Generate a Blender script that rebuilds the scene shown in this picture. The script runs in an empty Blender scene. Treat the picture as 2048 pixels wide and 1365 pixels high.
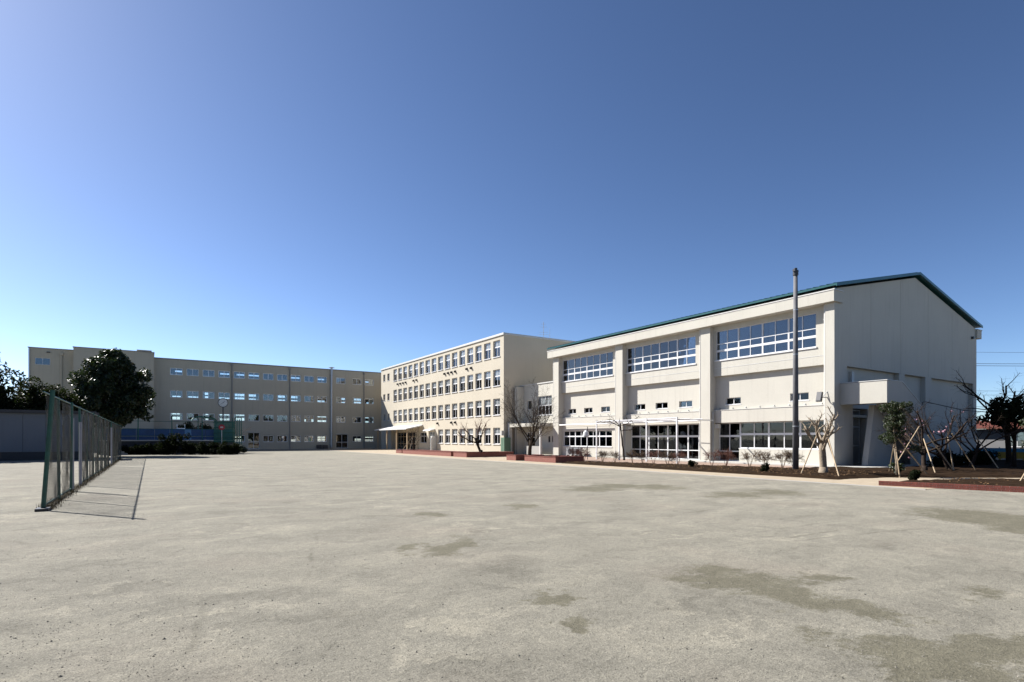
import bpy, math, random
import numpy as np
from mathutils import Vector, Matrix

# ------------------------------------------------------------------ camera, sky, sun, exposure
S = bpy.context.scene
C = S.collection
EYE = 1.9
YAW = math.radians(33.1)
cam_d = bpy.data.cameras.new('camera'); cam = bpy.data.objects.new('camera', cam_d); C.objects.link(cam)
cam.location = (0, 0, EYE); cam.rotation_euler = (math.radians(90), 0, -YAW)
cam_d.sensor_width = 36; cam_d.lens = 36*1111/2048; cam_d.shift_y = (878-682.5)/2048
cam_d.clip_start = .1; cam_d.clip_end = 3000
S.camera = cam

SUN_D = Vector((1, -1.65, -1.55)).normalized()          # direction in which the sunlight travels
SUN_EL = math.asin(-SUN_D.z)
SUN_AZ = math.atan2(-SUN_D.x, -SUN_D.y)                  # from +Y towards +X
w = bpy.data.worlds.new('World'); S.world = w; w.use_nodes = True
nt = w.node_tree; bgn = nt.nodes['Background']
sky = nt.nodes.new('ShaderNodeTexSky'); sky.sky_type = 'NISHITA'; sky.sun_disc = False
sky.sun_elevation = SUN_EL; sky.sun_rotation = SUN_AZ
sky.altitude = 0; sky.air_density = .65; sky.dust_density = .38; sky.ozone_density = 2.6
grade = nt.nodes.new('ShaderNodeMix'); grade.data_type = 'RGBA'; grade.blend_type = 'MULTIPLY'; grade.inputs[0].default_value = 1; grade.inputs[7].default_value = (.68, .68, .68, 1)
gam = nt.nodes.new('ShaderNodeGamma'); gam.inputs[1].default_value = 1.2      # deeper blue all over, as through a polarising filter
nt.links.new(sky.outputs[0], grade.inputs[6]); nt.links.new(grade.outputs[2], gam.inputs[0]); nt.links.new(gam.outputs[0], bgn.inputs[0]); bgn.inputs[1].default_value = .077
sl = bpy.data.lights.new('sun', 'SUN'); sl.energy = 5.0; sl.angle = math.radians(.5); sl.color = (1, .965, .91)
so = bpy.data.objects.new('sun', sl); C.objects.link(so)
so.rotation_euler = SUN_D.to_track_quat('-Z', 'Y').to_euler()
S.view_settings.view_transform = 'Standard'; S.view_settings.look = 'None'
S.view_settings.gamma = 1; S.view_settings.use_curve_mapping = False
S.view_settings.exposure = 1.22

# ------------------------------------------------------------------ materials
M = {}
def nodes_of(name):
    m = bpy.data.materials.new(name); m.use_nodes = True; M[name] = m
    t = m.node_tree; return m, t, t.nodes['Principled BSDF']
def nd(t, kind, **kw):
    n = t.nodes.new(kind)
    for k, v in kw.items():
        if k.startswith('i_'): n.inputs[k[2:].replace('_', ' ')].default_value = v
        else: setattr(n, k, v)
    return n
def coords(t, scale=(1, 1, 1), kind='world'):
    if kind == 'world':
        g = t.nodes.new('ShaderNodeNewGeometry'); out = g.outputs['Position']
    else:
        g = t.nodes.new('ShaderNodeTexCoord'); out = g.outputs['Object']
    mp = t.nodes.new('ShaderNodeMapping'); mp.inputs['Scale'].default_value = scale
    t.links.new(out, mp.inputs[0]); return mp.outputs[0]
def noise(t, vec, scale, detail=4, rough=.55):
    n = t.nodes.new('ShaderNodeTexNoise'); n.inputs['Scale'].default_value = scale
    n.inputs['Detail'].default_value = detail; n.inputs['Roughness'].default_value = rough
    t.links.new(vec, n.inputs['Vector']); return n.outputs[0]
def ramp(t, fac, stops):
    r = t.nodes.new('ShaderNodeValToRGB'); e = r.color_ramp.elements
    while len(e) < len(stops): e.new(.5)
    for el, (p, c) in zip(e, stops):
        el.position = p; el.color = (*c, 1) if len(c) == 3 else c
    t.links.new(fac, r.inputs[0]); return r.outputs[0]
def mix(t, fac, a, b, mode='MIX'):
    m = t.nodes.new('ShaderNodeMix'); m.data_type = 'RGBA'; m.blend_type = mode
    for sock, v in ((m.inputs[0], fac), (m.inputs[6], a), (m.inputs[7], b)):
        if hasattr(v, 'is_output'): t.links.new(v, sock)
        elif isinstance(v, (int, float)): sock.default_value = v
        else: sock.default_value = (*v, 1)
    return m.outputs[2]
def math_n(t, op, a, b=None, c=None):
    m = t.nodes.new('ShaderNodeMath'); m.operation = op
    for s, v in zip(m.inputs, (a, b, c)):
        if v is None: continue
        if hasattr(v, 'is_output'): t.links.new(v, s)
        else: s.default_value = v
    return m.outputs[0]
def bump(t, b, h, strength, dist):
    n = t.nodes.new('ShaderNodeBump'); n.inputs['Strength'].default_value = strength; n.inputs['Distance'].default_value = dist
    t.links.new(h, n.inputs['Height']); t.links.new(n.outputs[0], b.inputs['Normal'])
def sc(c, k): return tuple(min(1, v*k) for v in c)

def simple(name, col, rough=.6, metal=0, var=.12, scale=3, bmp=.0, bscale=40, spec=.5, kind='world'):
    m, t, b = nodes_of(name)
    v = coords(t, kind=kind); n = noise(t, v, scale, 5)
    t.links.new(ramp(t, n, [(.25, sc(col, 1-var)), (.75, sc(col, 1+var))]), b.inputs['Base Color'])
    b.inputs['Roughness'].default_value = rough; b.inputs['Metallic'].default_value = metal
    b.inputs['Specular IOR Level'].default_value = spec
    if bmp: bump(t, b, noise(t, v, bscale, 3), bmp, .01)
    return m
def plaster(name, col, stain):
    m, t, b = nodes_of(name)
    v = coords(t)
    big = noise(t, v, .35, 5, .6)
    c = ramp(t, big, [(.3, sc(col, .93)), (.7, sc(col, 1.05))])
    streak = noise(t, coords(t, (2.2, 2.2, .12)), 1.6, 6, .65)            # rain streaks running down
    sm = ramp(t, streak, [(.52, (0, 0, 0)), (.78, (1, 1, 1))])
    c = mix(t, math_n(t, 'MULTIPLY', sm, .42), c, stain)
    fine = noise(t, v, 14, 6, .7)
    c = mix(t, .35, c, ramp(t, fine, [(.3, sc(col, .86)), (.7, sc(col, 1.1))]))
    t.links.new(c, b.inputs['Base Color'])
    b.inputs['Roughness'].default_value = .85; b.inputs['Specular IOR Level'].default_value = .25
    bump(t, b, noise(t, v, 30, 4, .7), .35, .012)
    return m
plaster('beige_plaster', (.475, .428, .345), (.33, .295, .235))
plaster('taupe_plaster', (.43, .388, .305), (.23, .205, .165))
plaster('cream_plaster', (.485, .462, .405), (.27, .25, .215))
plaster('grey_panel', (.17, .18, .195), (.115, .12, .13))
plaster('concrete', (.34, .33, .31), (.28, .27, .25))
plaster('apron_concrete', (.42, .41, .38), (.31, .30, .28))
plaster('interior_wall', (.30, .265, .21), (.27, .24, .19))
simple('interior_floor', (.22, .16, .10), .5, scale=1.2)
simple('interior_ceiling', (.40, .385, .36), .9)
simple('white_aluminium', (.64, .64, .65), .35, 0, .04, 5)
simple('frame_white', (.85, .86, .88), .35, 0, .03, 5)
simple('white_paint', (.62, .62, .61), .4, 0, .05, 4)
simple('soft_white', (.50, .49, .465), .5, 0, .06, 4)
simple('steel_grey', (.33, .34, .35), .4, .6, .1, 5)
simple('dark_metal', (.035, .035, .04), .45, .3, .2, 6)
simple('duct_steel', (.40, .41, .43), .38, .75, .08, 2)
simple('teal_roof', (.016, .085, .088), .35, .2, .2, 1.5)
simple('roof_grey', (.24, .23, .22), .8, 0, .15, .8)
simple('roof_dark', (.05, .048, .05), .7, 0, .2, 1)
simple('green_post', (.012, .075, .055), .45, 0, .3, 6, .2, 60)
simple('green_net', (.035, .034, .022), .6, 0, .5, 2)
simple('pool_net_green', (.012, .10, .075), .6, 0, .3, 3)
simple('pool_blue', (.010, .058, .185), .4, 0, .25, 1.2)
simple('pool_blue_pale', (.09, .22, .42), .4, 0, .15, 1.2)
simple('stake_wood', (.34, .255, .16), .75, 0, .25, 9, .4, 60)
simple('bark_dark', (.030, .021, .016), .9, 0, .45, 9, .9, 25, spec=.15)
simple('bark_mid', (.055, .042, .032), .9, 0, .45, 9, .9, 25, spec=.15)
simple('bark_grey', (.17, .135, .10), .9, 0, .4, 10, .8, 25)
simple('bark_pale', (.22, .175, .125), .85, 0, .35, 10, .8, 25)
simple('twig_red', (.14, .055, .035), .8, 0, .4, 8)
simple('twig_brown', (.13, .085, .05), .85, 0, .4, 8)
simple('soil', (.022, .013, .007), 1, 0, .45, 2.5, 1, 14, spec=.05)
simple('dry_grass', (.10, .075, .035), .9, 0, .5, 3)
simple('sign_red', (.40, .012, .018), .4, 0, .05, 3)
simple('clock_white', (.6, .6, .59), .35, 0, .02, 3)
simple('pink_petal', (.72, .40, .46), .6, 0, .1, 5)
simple('cabinet_green', (.10, .17, .12), .45, 0, .08, 3)
simple('red_tile', (.11, .028, .014), .7, 0, .25, 3)
simple('house_wall', (.15, .15, .155), .8, 0, .08, 1)
simple('fence_blue', (.06, .24, .36), .5, 0, .12, 2)
simple('yellow_board', (.42, .25, .03), .5, 0, .1, 2)
simple('wire_black', (.02, .02, .022), .5)
simple('utility_concrete', (.105, .105, .112), .8, 0, .25, 2.2, .4, 40)
simple('curtain', (.42, .40, .34), .9, 0, .08, 3)
simple('post_white', (.24, .24, .27), .5, 0, .08, 4)
simple('interior_dark', (.075, .055, .04), .6, 0, .3, 2)  # dimness of the rooms behind the glass, put into the partition colour
simple('mortar', (.36, .31, .27), .9, 0, .2, 20)

def leaf_mat(name, col, rough, spec=.5, trans=.25, var=.45):
    m, t, b = nodes_of(name)
    g = t.nodes.new('ShaderNodeNewGeometry')
    r = ramp(t, g.outputs['Random Per Island'], [(0, sc(col, 1-var)), (.6, col), (1, sc(col, 1+var))])
    t.links.new(r, b.inputs['Base Color'])
    b.inputs['Roughness'].default_value = rough; b.inputs['Specular IOR Level'].default_value = spec
    out = t.nodes['Material Output']
    tr = t.nodes.new('ShaderNodeBsdfTranslucent'); t.links.new(mix(t, .5, r, (.10, .16, .02)), tr.inputs[0])
    ms = t.nodes.new('ShaderNodeMixShader'); ms.inputs[0].default_value = trans
    t.links.new(b.outputs[0], ms.inputs[1]); t.links.new(tr.outputs[0], ms.inputs[2]); t.links.new(ms.outputs[0], out.inputs[0])
leaf_mat('leaf_magnolia', (.018, .028, .009), .38, .3, .10)
leaf_mat('leaf_hedge', (.020, .023, .007), .6, .12, .08)
leaf_mat('leaf_dark', (.008, .011, .005), .8, .04, .05)
leaf_mat('leaf_right', (.022, .032, .010), .45, .35, .12)

def glass(name, tint, refl_rough=.0, frost=0, base=.0):
    m = bpy.data.materials.new(name); m.use_nodes = True; M[name] = m
    t = m.node_tree; t.nodes.remove(t.nodes['Principled BSDF']); out = t.nodes['Material Output']
    tr = t.nodes.new('ShaderNodeBsdfTransparent'); tr.inputs[0].default_value = (*tint, 1)
    gl = t.nodes.new('ShaderNodeBsdfGlossy'); gl.inputs['Roughness'].default_value = refl_rough
    gl.inputs['Color'].default_value = (.92, .95, 1, 1)
    v = coords(t)
    bp = t.nodes.new('ShaderNodeBump'); bp.inputs['Strength'].default_value = .08; bp.inputs['Distance'].default_value = .02
    t.links.new(noise(t, v, 1.3, 2), bp.inputs['Height']); t.links.new(bp.outputs[0], gl.inputs['Normal'])
    fr = t.nodes.new('ShaderNodeFresnel'); fr.inputs[0].default_value = 1.55
    k = math_n(t, 'MAXIMUM', math_n(t, 'MINIMUM', math_n(t, 'ADD', fr.outputs[0], base), 1.0), .0)
    ms = t.nodes.new('ShaderNodeMixShader'); t.links.new(k, ms.inputs[0])
    if frost:
        df = t.nodes.new('ShaderNodeBsdfDiffuse'); df.inputs[0].default_value = (.62, .68, .70, 1)
        m2 = t.nodes.new('ShaderNodeMixShader'); m2.inputs[0].default_value = frost
        t.links.new(tr.outputs[0], m2.inputs[1]); t.links.new(df.outputs[0], m2.inputs[2]); first = m2.outputs[0]
    else: first = tr.outputs[0]
    t.links.new(first, ms.inputs[1]); t.links.new(gl.outputs[0], ms.inputs[2]); t.links.new(ms.outputs[0], out.inputs[0])
glass('glass_clear', (.74, .80, .80), .0, 0, .02)
glass('glass_tinted', (.58, .63, .66), .0, 0, .05)
glass('glass_frosted', (.66, .72, .74), .12, .34, .04)
glass('glass_light', (.90, .93, .94), .0, 0, .03)
glass('glass_school', (.72, .76, .78), .0, 0, .05)
glass('glass_dark', (.50, .54, .58), .0, 0, -.012)

def brick_mat(name):
    m, t, b = nodes_of(name)
    v = coords(t)
    # the brick texture works in its x/y plane: x along the wall (X+Y), y up
    sx = t.nodes.new('ShaderNodeSeparateXYZ'); t.links.new(v, sx.inputs[0])
    cb = t.nodes.new('ShaderNodeCombineXYZ')
    t.links.new(math_n(t, 'ADD', sx.outputs[0], sx.outputs[1]), cb.inputs[0]); t.links.new(sx.outputs[2], cb.inputs[1])
    br = t.nodes.new('ShaderNodeTexBrick'); t.links.new(cb.outputs[0], br.inputs[0])
    br.inputs['Color1'].default_value = (.19, .055, .04, 1); br.inputs['Color2'].default_value = (.24, .08, .055, 1)
    br.inputs['Mortar'].default_value = (.17, .10, .08, 1); br.inputs['Scale'].default_value = 1
    br.inputs['Brick Width'].default_value = .22; br.inputs['Row Height'].default_value = .07; br.inputs['Mortar Size'].default_value = .008
    n = noise(t, v, 6, 5)
    t.links.new(mix(t, .35, br.outputs[0], ramp(t, n, [(.3, (.13, .035, .027)), (.7, (.28, .10, .075))])), b.inputs['Base Color'])
    b.inputs['Roughness'].default_value = .85; bump(t, b, br.outputs[1], -.5, .01)
brick_mat('brick_wall')
simple('brick_red', (.155, .042, .030), .85, 0, .35, 7, .5, 50)

def ground_mat():
    m, t, b = nodes_of('playground_sand')
    v = coords(t)
    K = .82
    c_ = lambda *a: tuple(x*K*q_ for x, q_ in zip(a, (1.0, .995, .96)))
    g = t.nodes.new('ShaderNodeNewGeometry')
    wrp = t.nodes.new('ShaderNodeTexNoise'); wrp.inputs['Scale'].default_value = .9; wrp.inputs['Detail'].default_value = 5; wrp.inputs['Roughness'].default_value = .65; t.links.new(v, wrp.inputs['Vector'])
    wv = t.nodes.new('ShaderNodeVectorMath'); wv.operation = 'MULTIPLY_ADD'; t.links.new(wrp.outputs['Color'], wv.inputs[0]); wv.inputs[1].default_value = (2.2, 2.2, 0); t.links.new(v, wv.inputs[2])
    warped = wv.outputs[0]
    c = ramp(t, noise(t, v, .07, 5, .6), [(.3, c_(.205, .194, .165)), (.7, c_(.275, .260, .222))])
    sep = t.nodes.new('ShaderNodeSeparateXYZ'); t.links.new(v, sep.inputs[0])
    pale = ramp(t, math_n(t, 'ADD', math_n(t, 'MULTIPLY', math_n(t, 'ADD', sep.outputs[0], math_n(t, 'MULTIPLY', sep.outputs[1], -.15)), .045), math_n(t, 'MULTIPLY', noise(t, v, .12, 4), .8)), [(.30, (0, 0, 0)), (.95, (1, 1, 1))])
    c = mix(t, math_n(t, 'MULTIPLY', pale, .55), c, c_(.335, .314, .262))               # looser pale sand towards the hall
    mp = t.nodes.new('ShaderNodeMapping'); mp.inputs['Rotation'].default_value = (0, 0, math.radians(24)); mp.inputs['Scale'].default_value = (.8, 1.35, 1)
    t.links.new(warped, mp.inputs[0])
    mid = noise(t, mp.outputs[0], .75, 9, .70)
    c = mix(t, .6, c, ramp(t, mid, [(.32, c_(.125, .118, .100)), (.46, c_(.225, .213, .182)), (.56, c_(.275, .260, .220)), (.68, c_(.36, .335, .275))]))
    stk = noise(t, mp.outputs[0], 1.7, 10, .76)
    patchy = noise(t, v, .22, 4)
    sm = math_n(t, 'MULTIPLY', ramp(t, stk, [(.53, (0, 0, 0)), (.60, (1, 1, 1))]), ramp(t, patchy, [(.46, (0, 0, 0)), (.58, (1, 1, 1))]))
    c = mix(t, math_n(t, 'MULTIPLY', sm, .5), c, c_(.42, .39, .32))
    dk = math_n(t, 'MULTIPLY', ramp(t, stk, [(.36, (1, 1, 1)), (.44, (0, 0, 0))]), ramp(t, patchy, [(.42, (1, 1, 1)), (.58, (0, 0, 0))]))
    c = mix(t, math_n(t, 'MULTIPLY', dk, .6), c, c_(.130, .122, .100))
    c = mix(t, math_n(t, 'MULTIPLY', ramp(t, noise(t, v, .3, 3), [(.52, (0, 0, 0)), (.68, (1, 1, 1))]), .25), c, c_(.275, .235, .198))
    # damp olive stains where the loose sand has been swept away
    tot = None
    for (x, y, a, rx, ry, s) in PATCHES:
        mm = t.nodes.new('ShaderNodeMapping'); mm.vector_type = 'TEXTURE'
        mm.inputs['Location'].default_value = (x+1.1, y+1.1, 0); mm.inputs['Rotation'].default_value = (0, 0, a); mm.inputs['Scale'].default_value = (rx, ry, 1)
        t.links.new(warped, mm.inputs[0])
        ln = t.nodes.new('ShaderNodeVectorMath'); ln.operation = 'LENGTH'; t.links.new(mm.outputs[0], ln.inputs[0])
        k = math_n(t, 'MULTIPLY', math_n(t, 'MAXIMUM', math_n(t, 'SUBTRACT', 1.35, ln.outputs['Value']), 0), s)
        tot = k if tot is None else math_n(t, 'MAXIMUM', tot, k)
    edge = noise(t, v, 1.6, 12, .80); fine = noise(t, v, 11, 8, .8)
    dm = math_n(t, 'ADD', math_n(t, 'MULTIPLY', tot, .95), math_n(t, 'ADD', math_n(t, 'MULTIPLY', math_n(t, 'SUBTRACT', edge, .5), 2.0), math_n(t, 'MULTIPLY', math_n(t, 'SUBTRACT', fine, .5), 1.7)))
    dm = math_n(t, 'MULTIPLY', ramp(t, dm, [(.22, (0, 0, 0)), (.62, (1, 1, 1))]), ramp(t, tot, [(.02, (0, 0, 0)), (.15, (1, 1, 1))]))
    c = mix(t, math_n(t, 'MULTIPLY', dm, .85), c, ramp(t, noise(t, v, 3, 6), [(.3, c_(.122, .113, .082)), (.7, c_(.170, .158, .117))]))
    # grains of sand and fine gravel
    # tyre and rake marks
    tr = None
    for (x, y, a, rx, ry, k_) in TRACKS:
        mm = t.nodes.new('ShaderNodeMapping'); mm.vector_type = 'TEXTURE'
        mm.inputs['Location'].default_value = (x, y, 0); mm.inputs['Rotation'].default_value = (0, 0, a); mm.inputs['Scale'].default_value = (rx, ry, 1)
        wv2 = t.nodes.new('ShaderNodeVectorMath'); wv2.operation = 'MULTIPLY_ADD'; t.links.new(wrp.outputs['Color'], wv2.inputs[0]); wv2.inputs[1].default_value = (.35, .35, 0); t.links.new(v, wv2.inputs[2])
        t.links.new(wv2.outputs[0], mm.inputs[0])
        ln = t.nodes.new('ShaderNodeVectorMath'); ln.operation = 'LENGTH'; t.links.new(mm.outputs[0], ln.inputs[0])
        q = math_n(t, 'MULTIPLY', math_n(t, 'MAXIMUM', math_n(t, 'SUBTRACT', 1.2, ln.outputs['Value']), 0), k_)
        tr = q if tr is None else math_n(t, 'MAXIMUM', tr, q)
    brk = ramp(t, noise(t, v, 1.1, 6, .7), [(.42, (0, 0, 0)), (.56, (1, 1, 1))])
    c = mix(t, math_n(t, 'MULTIPLY', math_n(t, 'MULTIPLY', tr, brk), .55), c, c_(.10, .094, .075))
    gr = noise(t, v, 60, 3, .8); gr2 = noise(t, v, 17, 6, .8); gr3 = noise(t, v, 5, 6, .75)
    amp = math_n(t, 'ADD', math_n(t, 'ADD', math_n(t, 'MULTIPLY', math_n(t, 'SUBTRACT', gr, .5), 2.3), math_n(t, 'MULTIPLY', math_n(t, 'SUBTRACT', gr2, .5), 1.3)), math_n(t, 'MULTIPLY', math_n(t, 'SUBTRACT', gr3, .5), .55))
    amp = math_n(t, 'MAXIMUM', math_n(t, 'ADD', amp, 1.0), .35)
    vs = t.nodes.new('ShaderNodeVectorMath'); vs.operation = 'SCALE'; t.links.new(c, vs.inputs[0]); t.links.new(amp, vs.inputs['Scale']); c = vs.outputs[0]
    t.links.new(c, b.inputs['Base Color'])
    b.inputs['Roughness'].default_value = .95; b.inputs['Specular IOR Level'].default_value = .15
    h = math_n(t, 'ADD', math_n(t, 'MULTIPLY', gr, .35), math_n(t, 'ADD', math_n(t, 'MULTIPLY', gr2, .9), math_n(t, 'MULTIPLY', stk, 1.0)))
    bump(t, b, h, .7, .03)

F2 = (math.sin(YAW), math.cos(YAW)); R2 = (math.cos(YAW), -math.sin(YAW))
def ray(x):
    k = (x-1024)/1111; return F2[0]+k*R2[0], F2[1]+k*R2[1]
def G(x, y, z=0):                      # survey helper: picture measurement -> point of the yard at height z
    d = 1111*(EYE-z)/(y-878); r = ray(x); return r[0]*d, r[1]*d
def on_depth(x, d):
    r = ray(x); return r[0]*d, r[1]*d
def zat(y, d): return EYE-(y-878)*d/1111

PATCHES = []
def patch(px, py, wpx, hpx, s=1.0, tilt=0):
    x, y = G(px, py); d = 1111*EYE/(py-878)
    rx = wpx/2*d/1111; ry = d-1111*EYE/(py+hpx/2-878)
    PATCHES.append((x, y, -YAW+tilt, rx, ry, s))
patch(1480, 1165, 260, 46, 1.0, -.25); patch(1620, 1205, 240, 50, 1.0, -.2); patch(1440, 1140, 150, 30, .8)
patch(1880, 1300, 420, 90, 1.0, -.1); patch(1990, 1350, 300, 80, 1.0); patch(1760, 1270, 200, 40, .8)
patch(1970, 1035, 230, 44, 1.15, -.1); patch(2090, 1060, 200, 40, 1.1)
patch(905, 1090, 90, 40, 1.0); patch(1195, 1250, 100, 44, 1.0); patch(1110, 1192, 70, 24, .9)
patch(1240, 973, 110, 12, 1.0); patch(1180, 978, 120, 12, .9); patch(1320, 975, 130, 14, .7); patch(1550, 985, 120, 16, .8); patch(1480, 990, 160, 16, .8)
patch(1560, 1190, 200, 40, 1.0, -.2); patch(1850, 1330, 380, 80, 1.1); patch(2000, 1290, 240, 60, 1.0); patch(1740, 1225, 120, 30, .9)
patch(1650, 1160, 90, 26, .8); patch(1980, 1190, 110, 36, .7); patch(860, 1030, 90, 14, .7); patch(1040, 1012, 70, 12, .8); patch(820, 1095, 50, 24, .8)
TRACKS = []
def track(xa, ya, xb, yb, wd, s=1.0):
    a = Vector(G(xa, ya)); c = Vector(G(xb, yb)); m = (a+c)/2; d = c-a
    TRACKS.append((m.x+.17, m.y+.17, math.atan2(d.y, d.x), d.length/2, wd, s))
track(1440, 1095, 1860, 1035, .05); track(1450, 1072, 1700, 1040, .04, .8); track(1500, 1090, 1980, 1045, .05, .8); track(600, 1180, 640, 1060, .05, .8); track(360, 1340, 420, 1200, .06, .7)
track(1640, 1260, 1850, 1215, .03, .9); track(1900, 1200, 2000, 1165, .03, .9); track(640, 1320, 700, 1230, .05, .7); track(1050, 985, 1500, 960, .08, .8); track(300, 1040, 900, 985, .07, .6)
ground_mat()
def paving_mat(name, ca, cb_, brickw, rowh):
    m, t, b = nodes_of(name)
    v = coords(t)
    br = t.nodes.new('ShaderNodeTexBrick'); t.links.new(v, br.inputs[0])
    br.inputs['Color1'].default_value = (*ca, 1); br.inputs['Color2'].default_value = (*cb_, 1); br.inputs['Mortar'].default_value = (*sc(ca, .6), 1)
    br.inputs['Scale'].default_value = 1; br.inputs['Brick Width'].default_value = brickw; br.inputs['Row Height'].default_value = rowh; br.inputs['Mortar Size'].default_value = .006
    c = mix(t, .3, br.outputs[0], ramp(t, noise(t, v, 1.2, 6), [(.3, sc(ca, .7)), (.7, sc(cb_, 1.2))]))
    t.links.new(c, b.inputs['Base Color']); b.inputs['Roughness'].default_value = .9
    bump(t, b, noise(t, v, 40, 4), .3, .01)
paving_mat('tan_paving', (.31, .25, .175), (.36, .295, .21), .4, .2)
paving_mat('pink_paving', (.255, .175, .135), (.30, .215, .165), .22, .11)

# ------------------------------------------------------------------ mesh helpers
W = {}
def fp(P, u, w_, z): return (P[1]+w_, u, z) if P[0] == 'X' else (u, P[1]+w_, z)
class MB:
    def __init__(s): s.v = []; s.f = []
    def poly(s, pts):
        i = len(s.v); s.v += [tuple(p) for p in pts]; s.f.append(tuple(range(i, i+len(pts))))
    def box(s, x0, x1, y0, y1, z0, z1):
        i = len(s.v)
        s.v += [(x0,y0,z0),(x1,y0,z0),(x1,y1,z0),(x0,y1,z0),(x0,y0,z1),(x1,y0,z1),(x1,y1,z1),(x0,y1,z1)]
        s.f += [tuple(i+k for k in q) for q in ((3,2,1,0),(4,5,6,7),(0,1,5,4),(1,2,6,5),(2,3,7,6),(3,0,4,7))]
    def fbox(s, P, u0, u1, w0, w1, z0, z1):
        if P[0] == 'X': s.box(P[1]+w0, P[1]+w1, u0, u1, z0, z1)
        else: s.box(u0, u1, P[1]+w0, P[1]+w1, z0, z1)
    def prism(s, poly, fn, a, b):            # poly: 2-D outline; fn(u, v, w) -> point; extruded from w=a to w=b
        n = len(poly); i = len(s.v)
        s.v += [fn(u, v, a) for u, v in poly]+[fn(u, v, b) for u, v in poly]
        s.f.append(tuple(range(i+n-1, i-1, -1))); s.f.append(tuple(range(i+n, i+2*n)))
        for k in range(n):
            k2 = (k+1) % n; s.f.append((i+k, i+k2, i+n+k2, i+n+k))
    def tube(s, pts, rad, n=6, cap=True):
        pts = [Vector(p) for p in pts]; i0 = len(s.v)
        if not hasattr(rad, '__len__'): rad = [rad]*len(pts)
        up = Vector((.13, .21, .97))
        for k, p in enumerate(pts):
            d = (pts[min(k+1, len(pts)-1)]-pts[max(k-1, 0)])
            if d.length < 1e-9: d = Vector((0, 0, 1))
            d.normalize()
            if abs(d.dot(up)) > .98: up = Vector((1, .1, 0)).normalized()
            a = d.cross(up).normalized(); b = d.cross(a)
            for j in range(n):
                an = 2*math.pi*j/n; q = p+(a*math.cos(an)+b*math.sin(an))*rad[k]; s.v.append(tuple(q))
        for k in range(len(pts)-1):
            for j in range(n):
                j2 = (j+1) % n; s.f.append((i0+k*n+j, i0+k*n+j2, i0+(k+1)*n+j2, i0+(k+1)*n+j))
        if cap:
            s.f.append(tuple(range(i0+n-1, i0-1, -1))); e = i0+(len(pts)-1)*n; s.f.append(tuple(range(e, e+n)))
    def disc(s, c, axis, r, t, n=24):
        c = Vector(c); a = Vector(axis).normalized(); s.tube([c-a*t/2, c+a*t/2], r, n)
    def grid(s, P, u0, u1, z0, z1, ops, w0, w1):   # wall slab with rectangular openings (u0,u1,z0,z1)
        us = sorted({u0, u1, *[min(max(o[k], u0), u1) for o in ops for k in (0, 1)]})
        zs = sorted({z0, z1, *[min(max(o[k], z0), z1) for o in ops for k in (2, 3)]})
        us = [u for k, u in enumerate(us) if k == 0 or u-us[k-1] > 1e-5]; zs = [z for k, z in enumerate(zs) if k == 0 or z-zs[k-1] > 1e-5]
        nu, nz = len(us)-1, len(zs)-1
        full = [[True]*nz for _ in range(nu)]
        for i in range(nu):
            um = (us[i]+us[i+1])/2
            oo = [o for o in ops if o[0] < um < o[1]]
            for j in range(nz):
                zm = (zs[j]+zs[j+1])/2
                if any(o[2] < zm < o[3] for o in oo): full[i][j] = False
        idx = {}
        def vtx(i, j, k):
            if (i, j, k) not in idx:
                idx[(i, j, k)] = len(s.v); s.v.append(fp(P, us[i], (w0, w1)[k], zs[j]))
            return idx[(i, j, k)]
        ok = lambda i, j: 0 <= i < nu and 0 <= j < nz and full[i][j]
        for i in range(nu):
            for j in range(nz):
                if not full[i][j]: continue
                a = [(i, j), (i+1, j), (i+1, j+1), (i, j+1)]
                s.f.append(tuple(vtx(*q, 0) for q in a)); s.f.append(tuple(vtx(*q, 1) for q in reversed(a)))
                for (di, dj, e) in ((-1, 0, (a[3], a[0])), (1, 0, (a[1], a[2])), (0, -1, (a[0], a[1])), (0, 1, (a[2], a[3]))):
                    if not ok(i+di, j+dj):
                        p, q = e; s.f.append((vtx(*p, 1), vtx(*q, 1), vtx(*q, 0), vtx(*p, 0)))
    def mesh(s, name, mat, org=(0, 0, 0), smooth=False):
        me = bpy.data.meshes.new(name)
        vv = np.array(s.v, dtype=float).reshape(-1, 3)-np.array(org)
        me.from_pydata(vv.tolist(), [], s.f); me.materials.append(M[mat])
        if smooth: me.polygons.foreach_set('use_smooth', [True]*len(me.polygons))
        me.update(); return me
    def build(s, name, mat, parent=None, org=None, smooth=False):
        o_ = W[parent] if parent else Vector(org or (0, 0, 0))
        ob = bpy.data.objects.new(name, s.mesh(name, mat, o_, smooth)); C.objects.link(ob)
        if parent: ob.parent = parent
        else: ob.location = o_
        W[ob] = Vector(o_); return ob
def place(name, me, parent, loc):
    ob = bpy.data.objects.new(name, me); C.objects.link(ob); loc = Vector(loc)
    if parent: ob.parent = parent; ob.location = loc-W[parent]
    else: ob.location = loc
    W[ob] = loc; return ob
def tag(o, label, cat=None, group=None, kind=None):
    if label: o['label'] = label
    if cat: o['category'] = cat
    if group: o['group'] = group
    if kind: o['kind'] = kind
    return o
def thing(name, label, cat, loc, group=None):
    o = bpy.data.objects.new(name, None); C.objects.link(o); o.location = loc; o.empty_display_size = .3
    W[o] = Vector(loc); return tag(o, label, cat, group)
def struct(o): o['kind'] = 'structure'; return o

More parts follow.
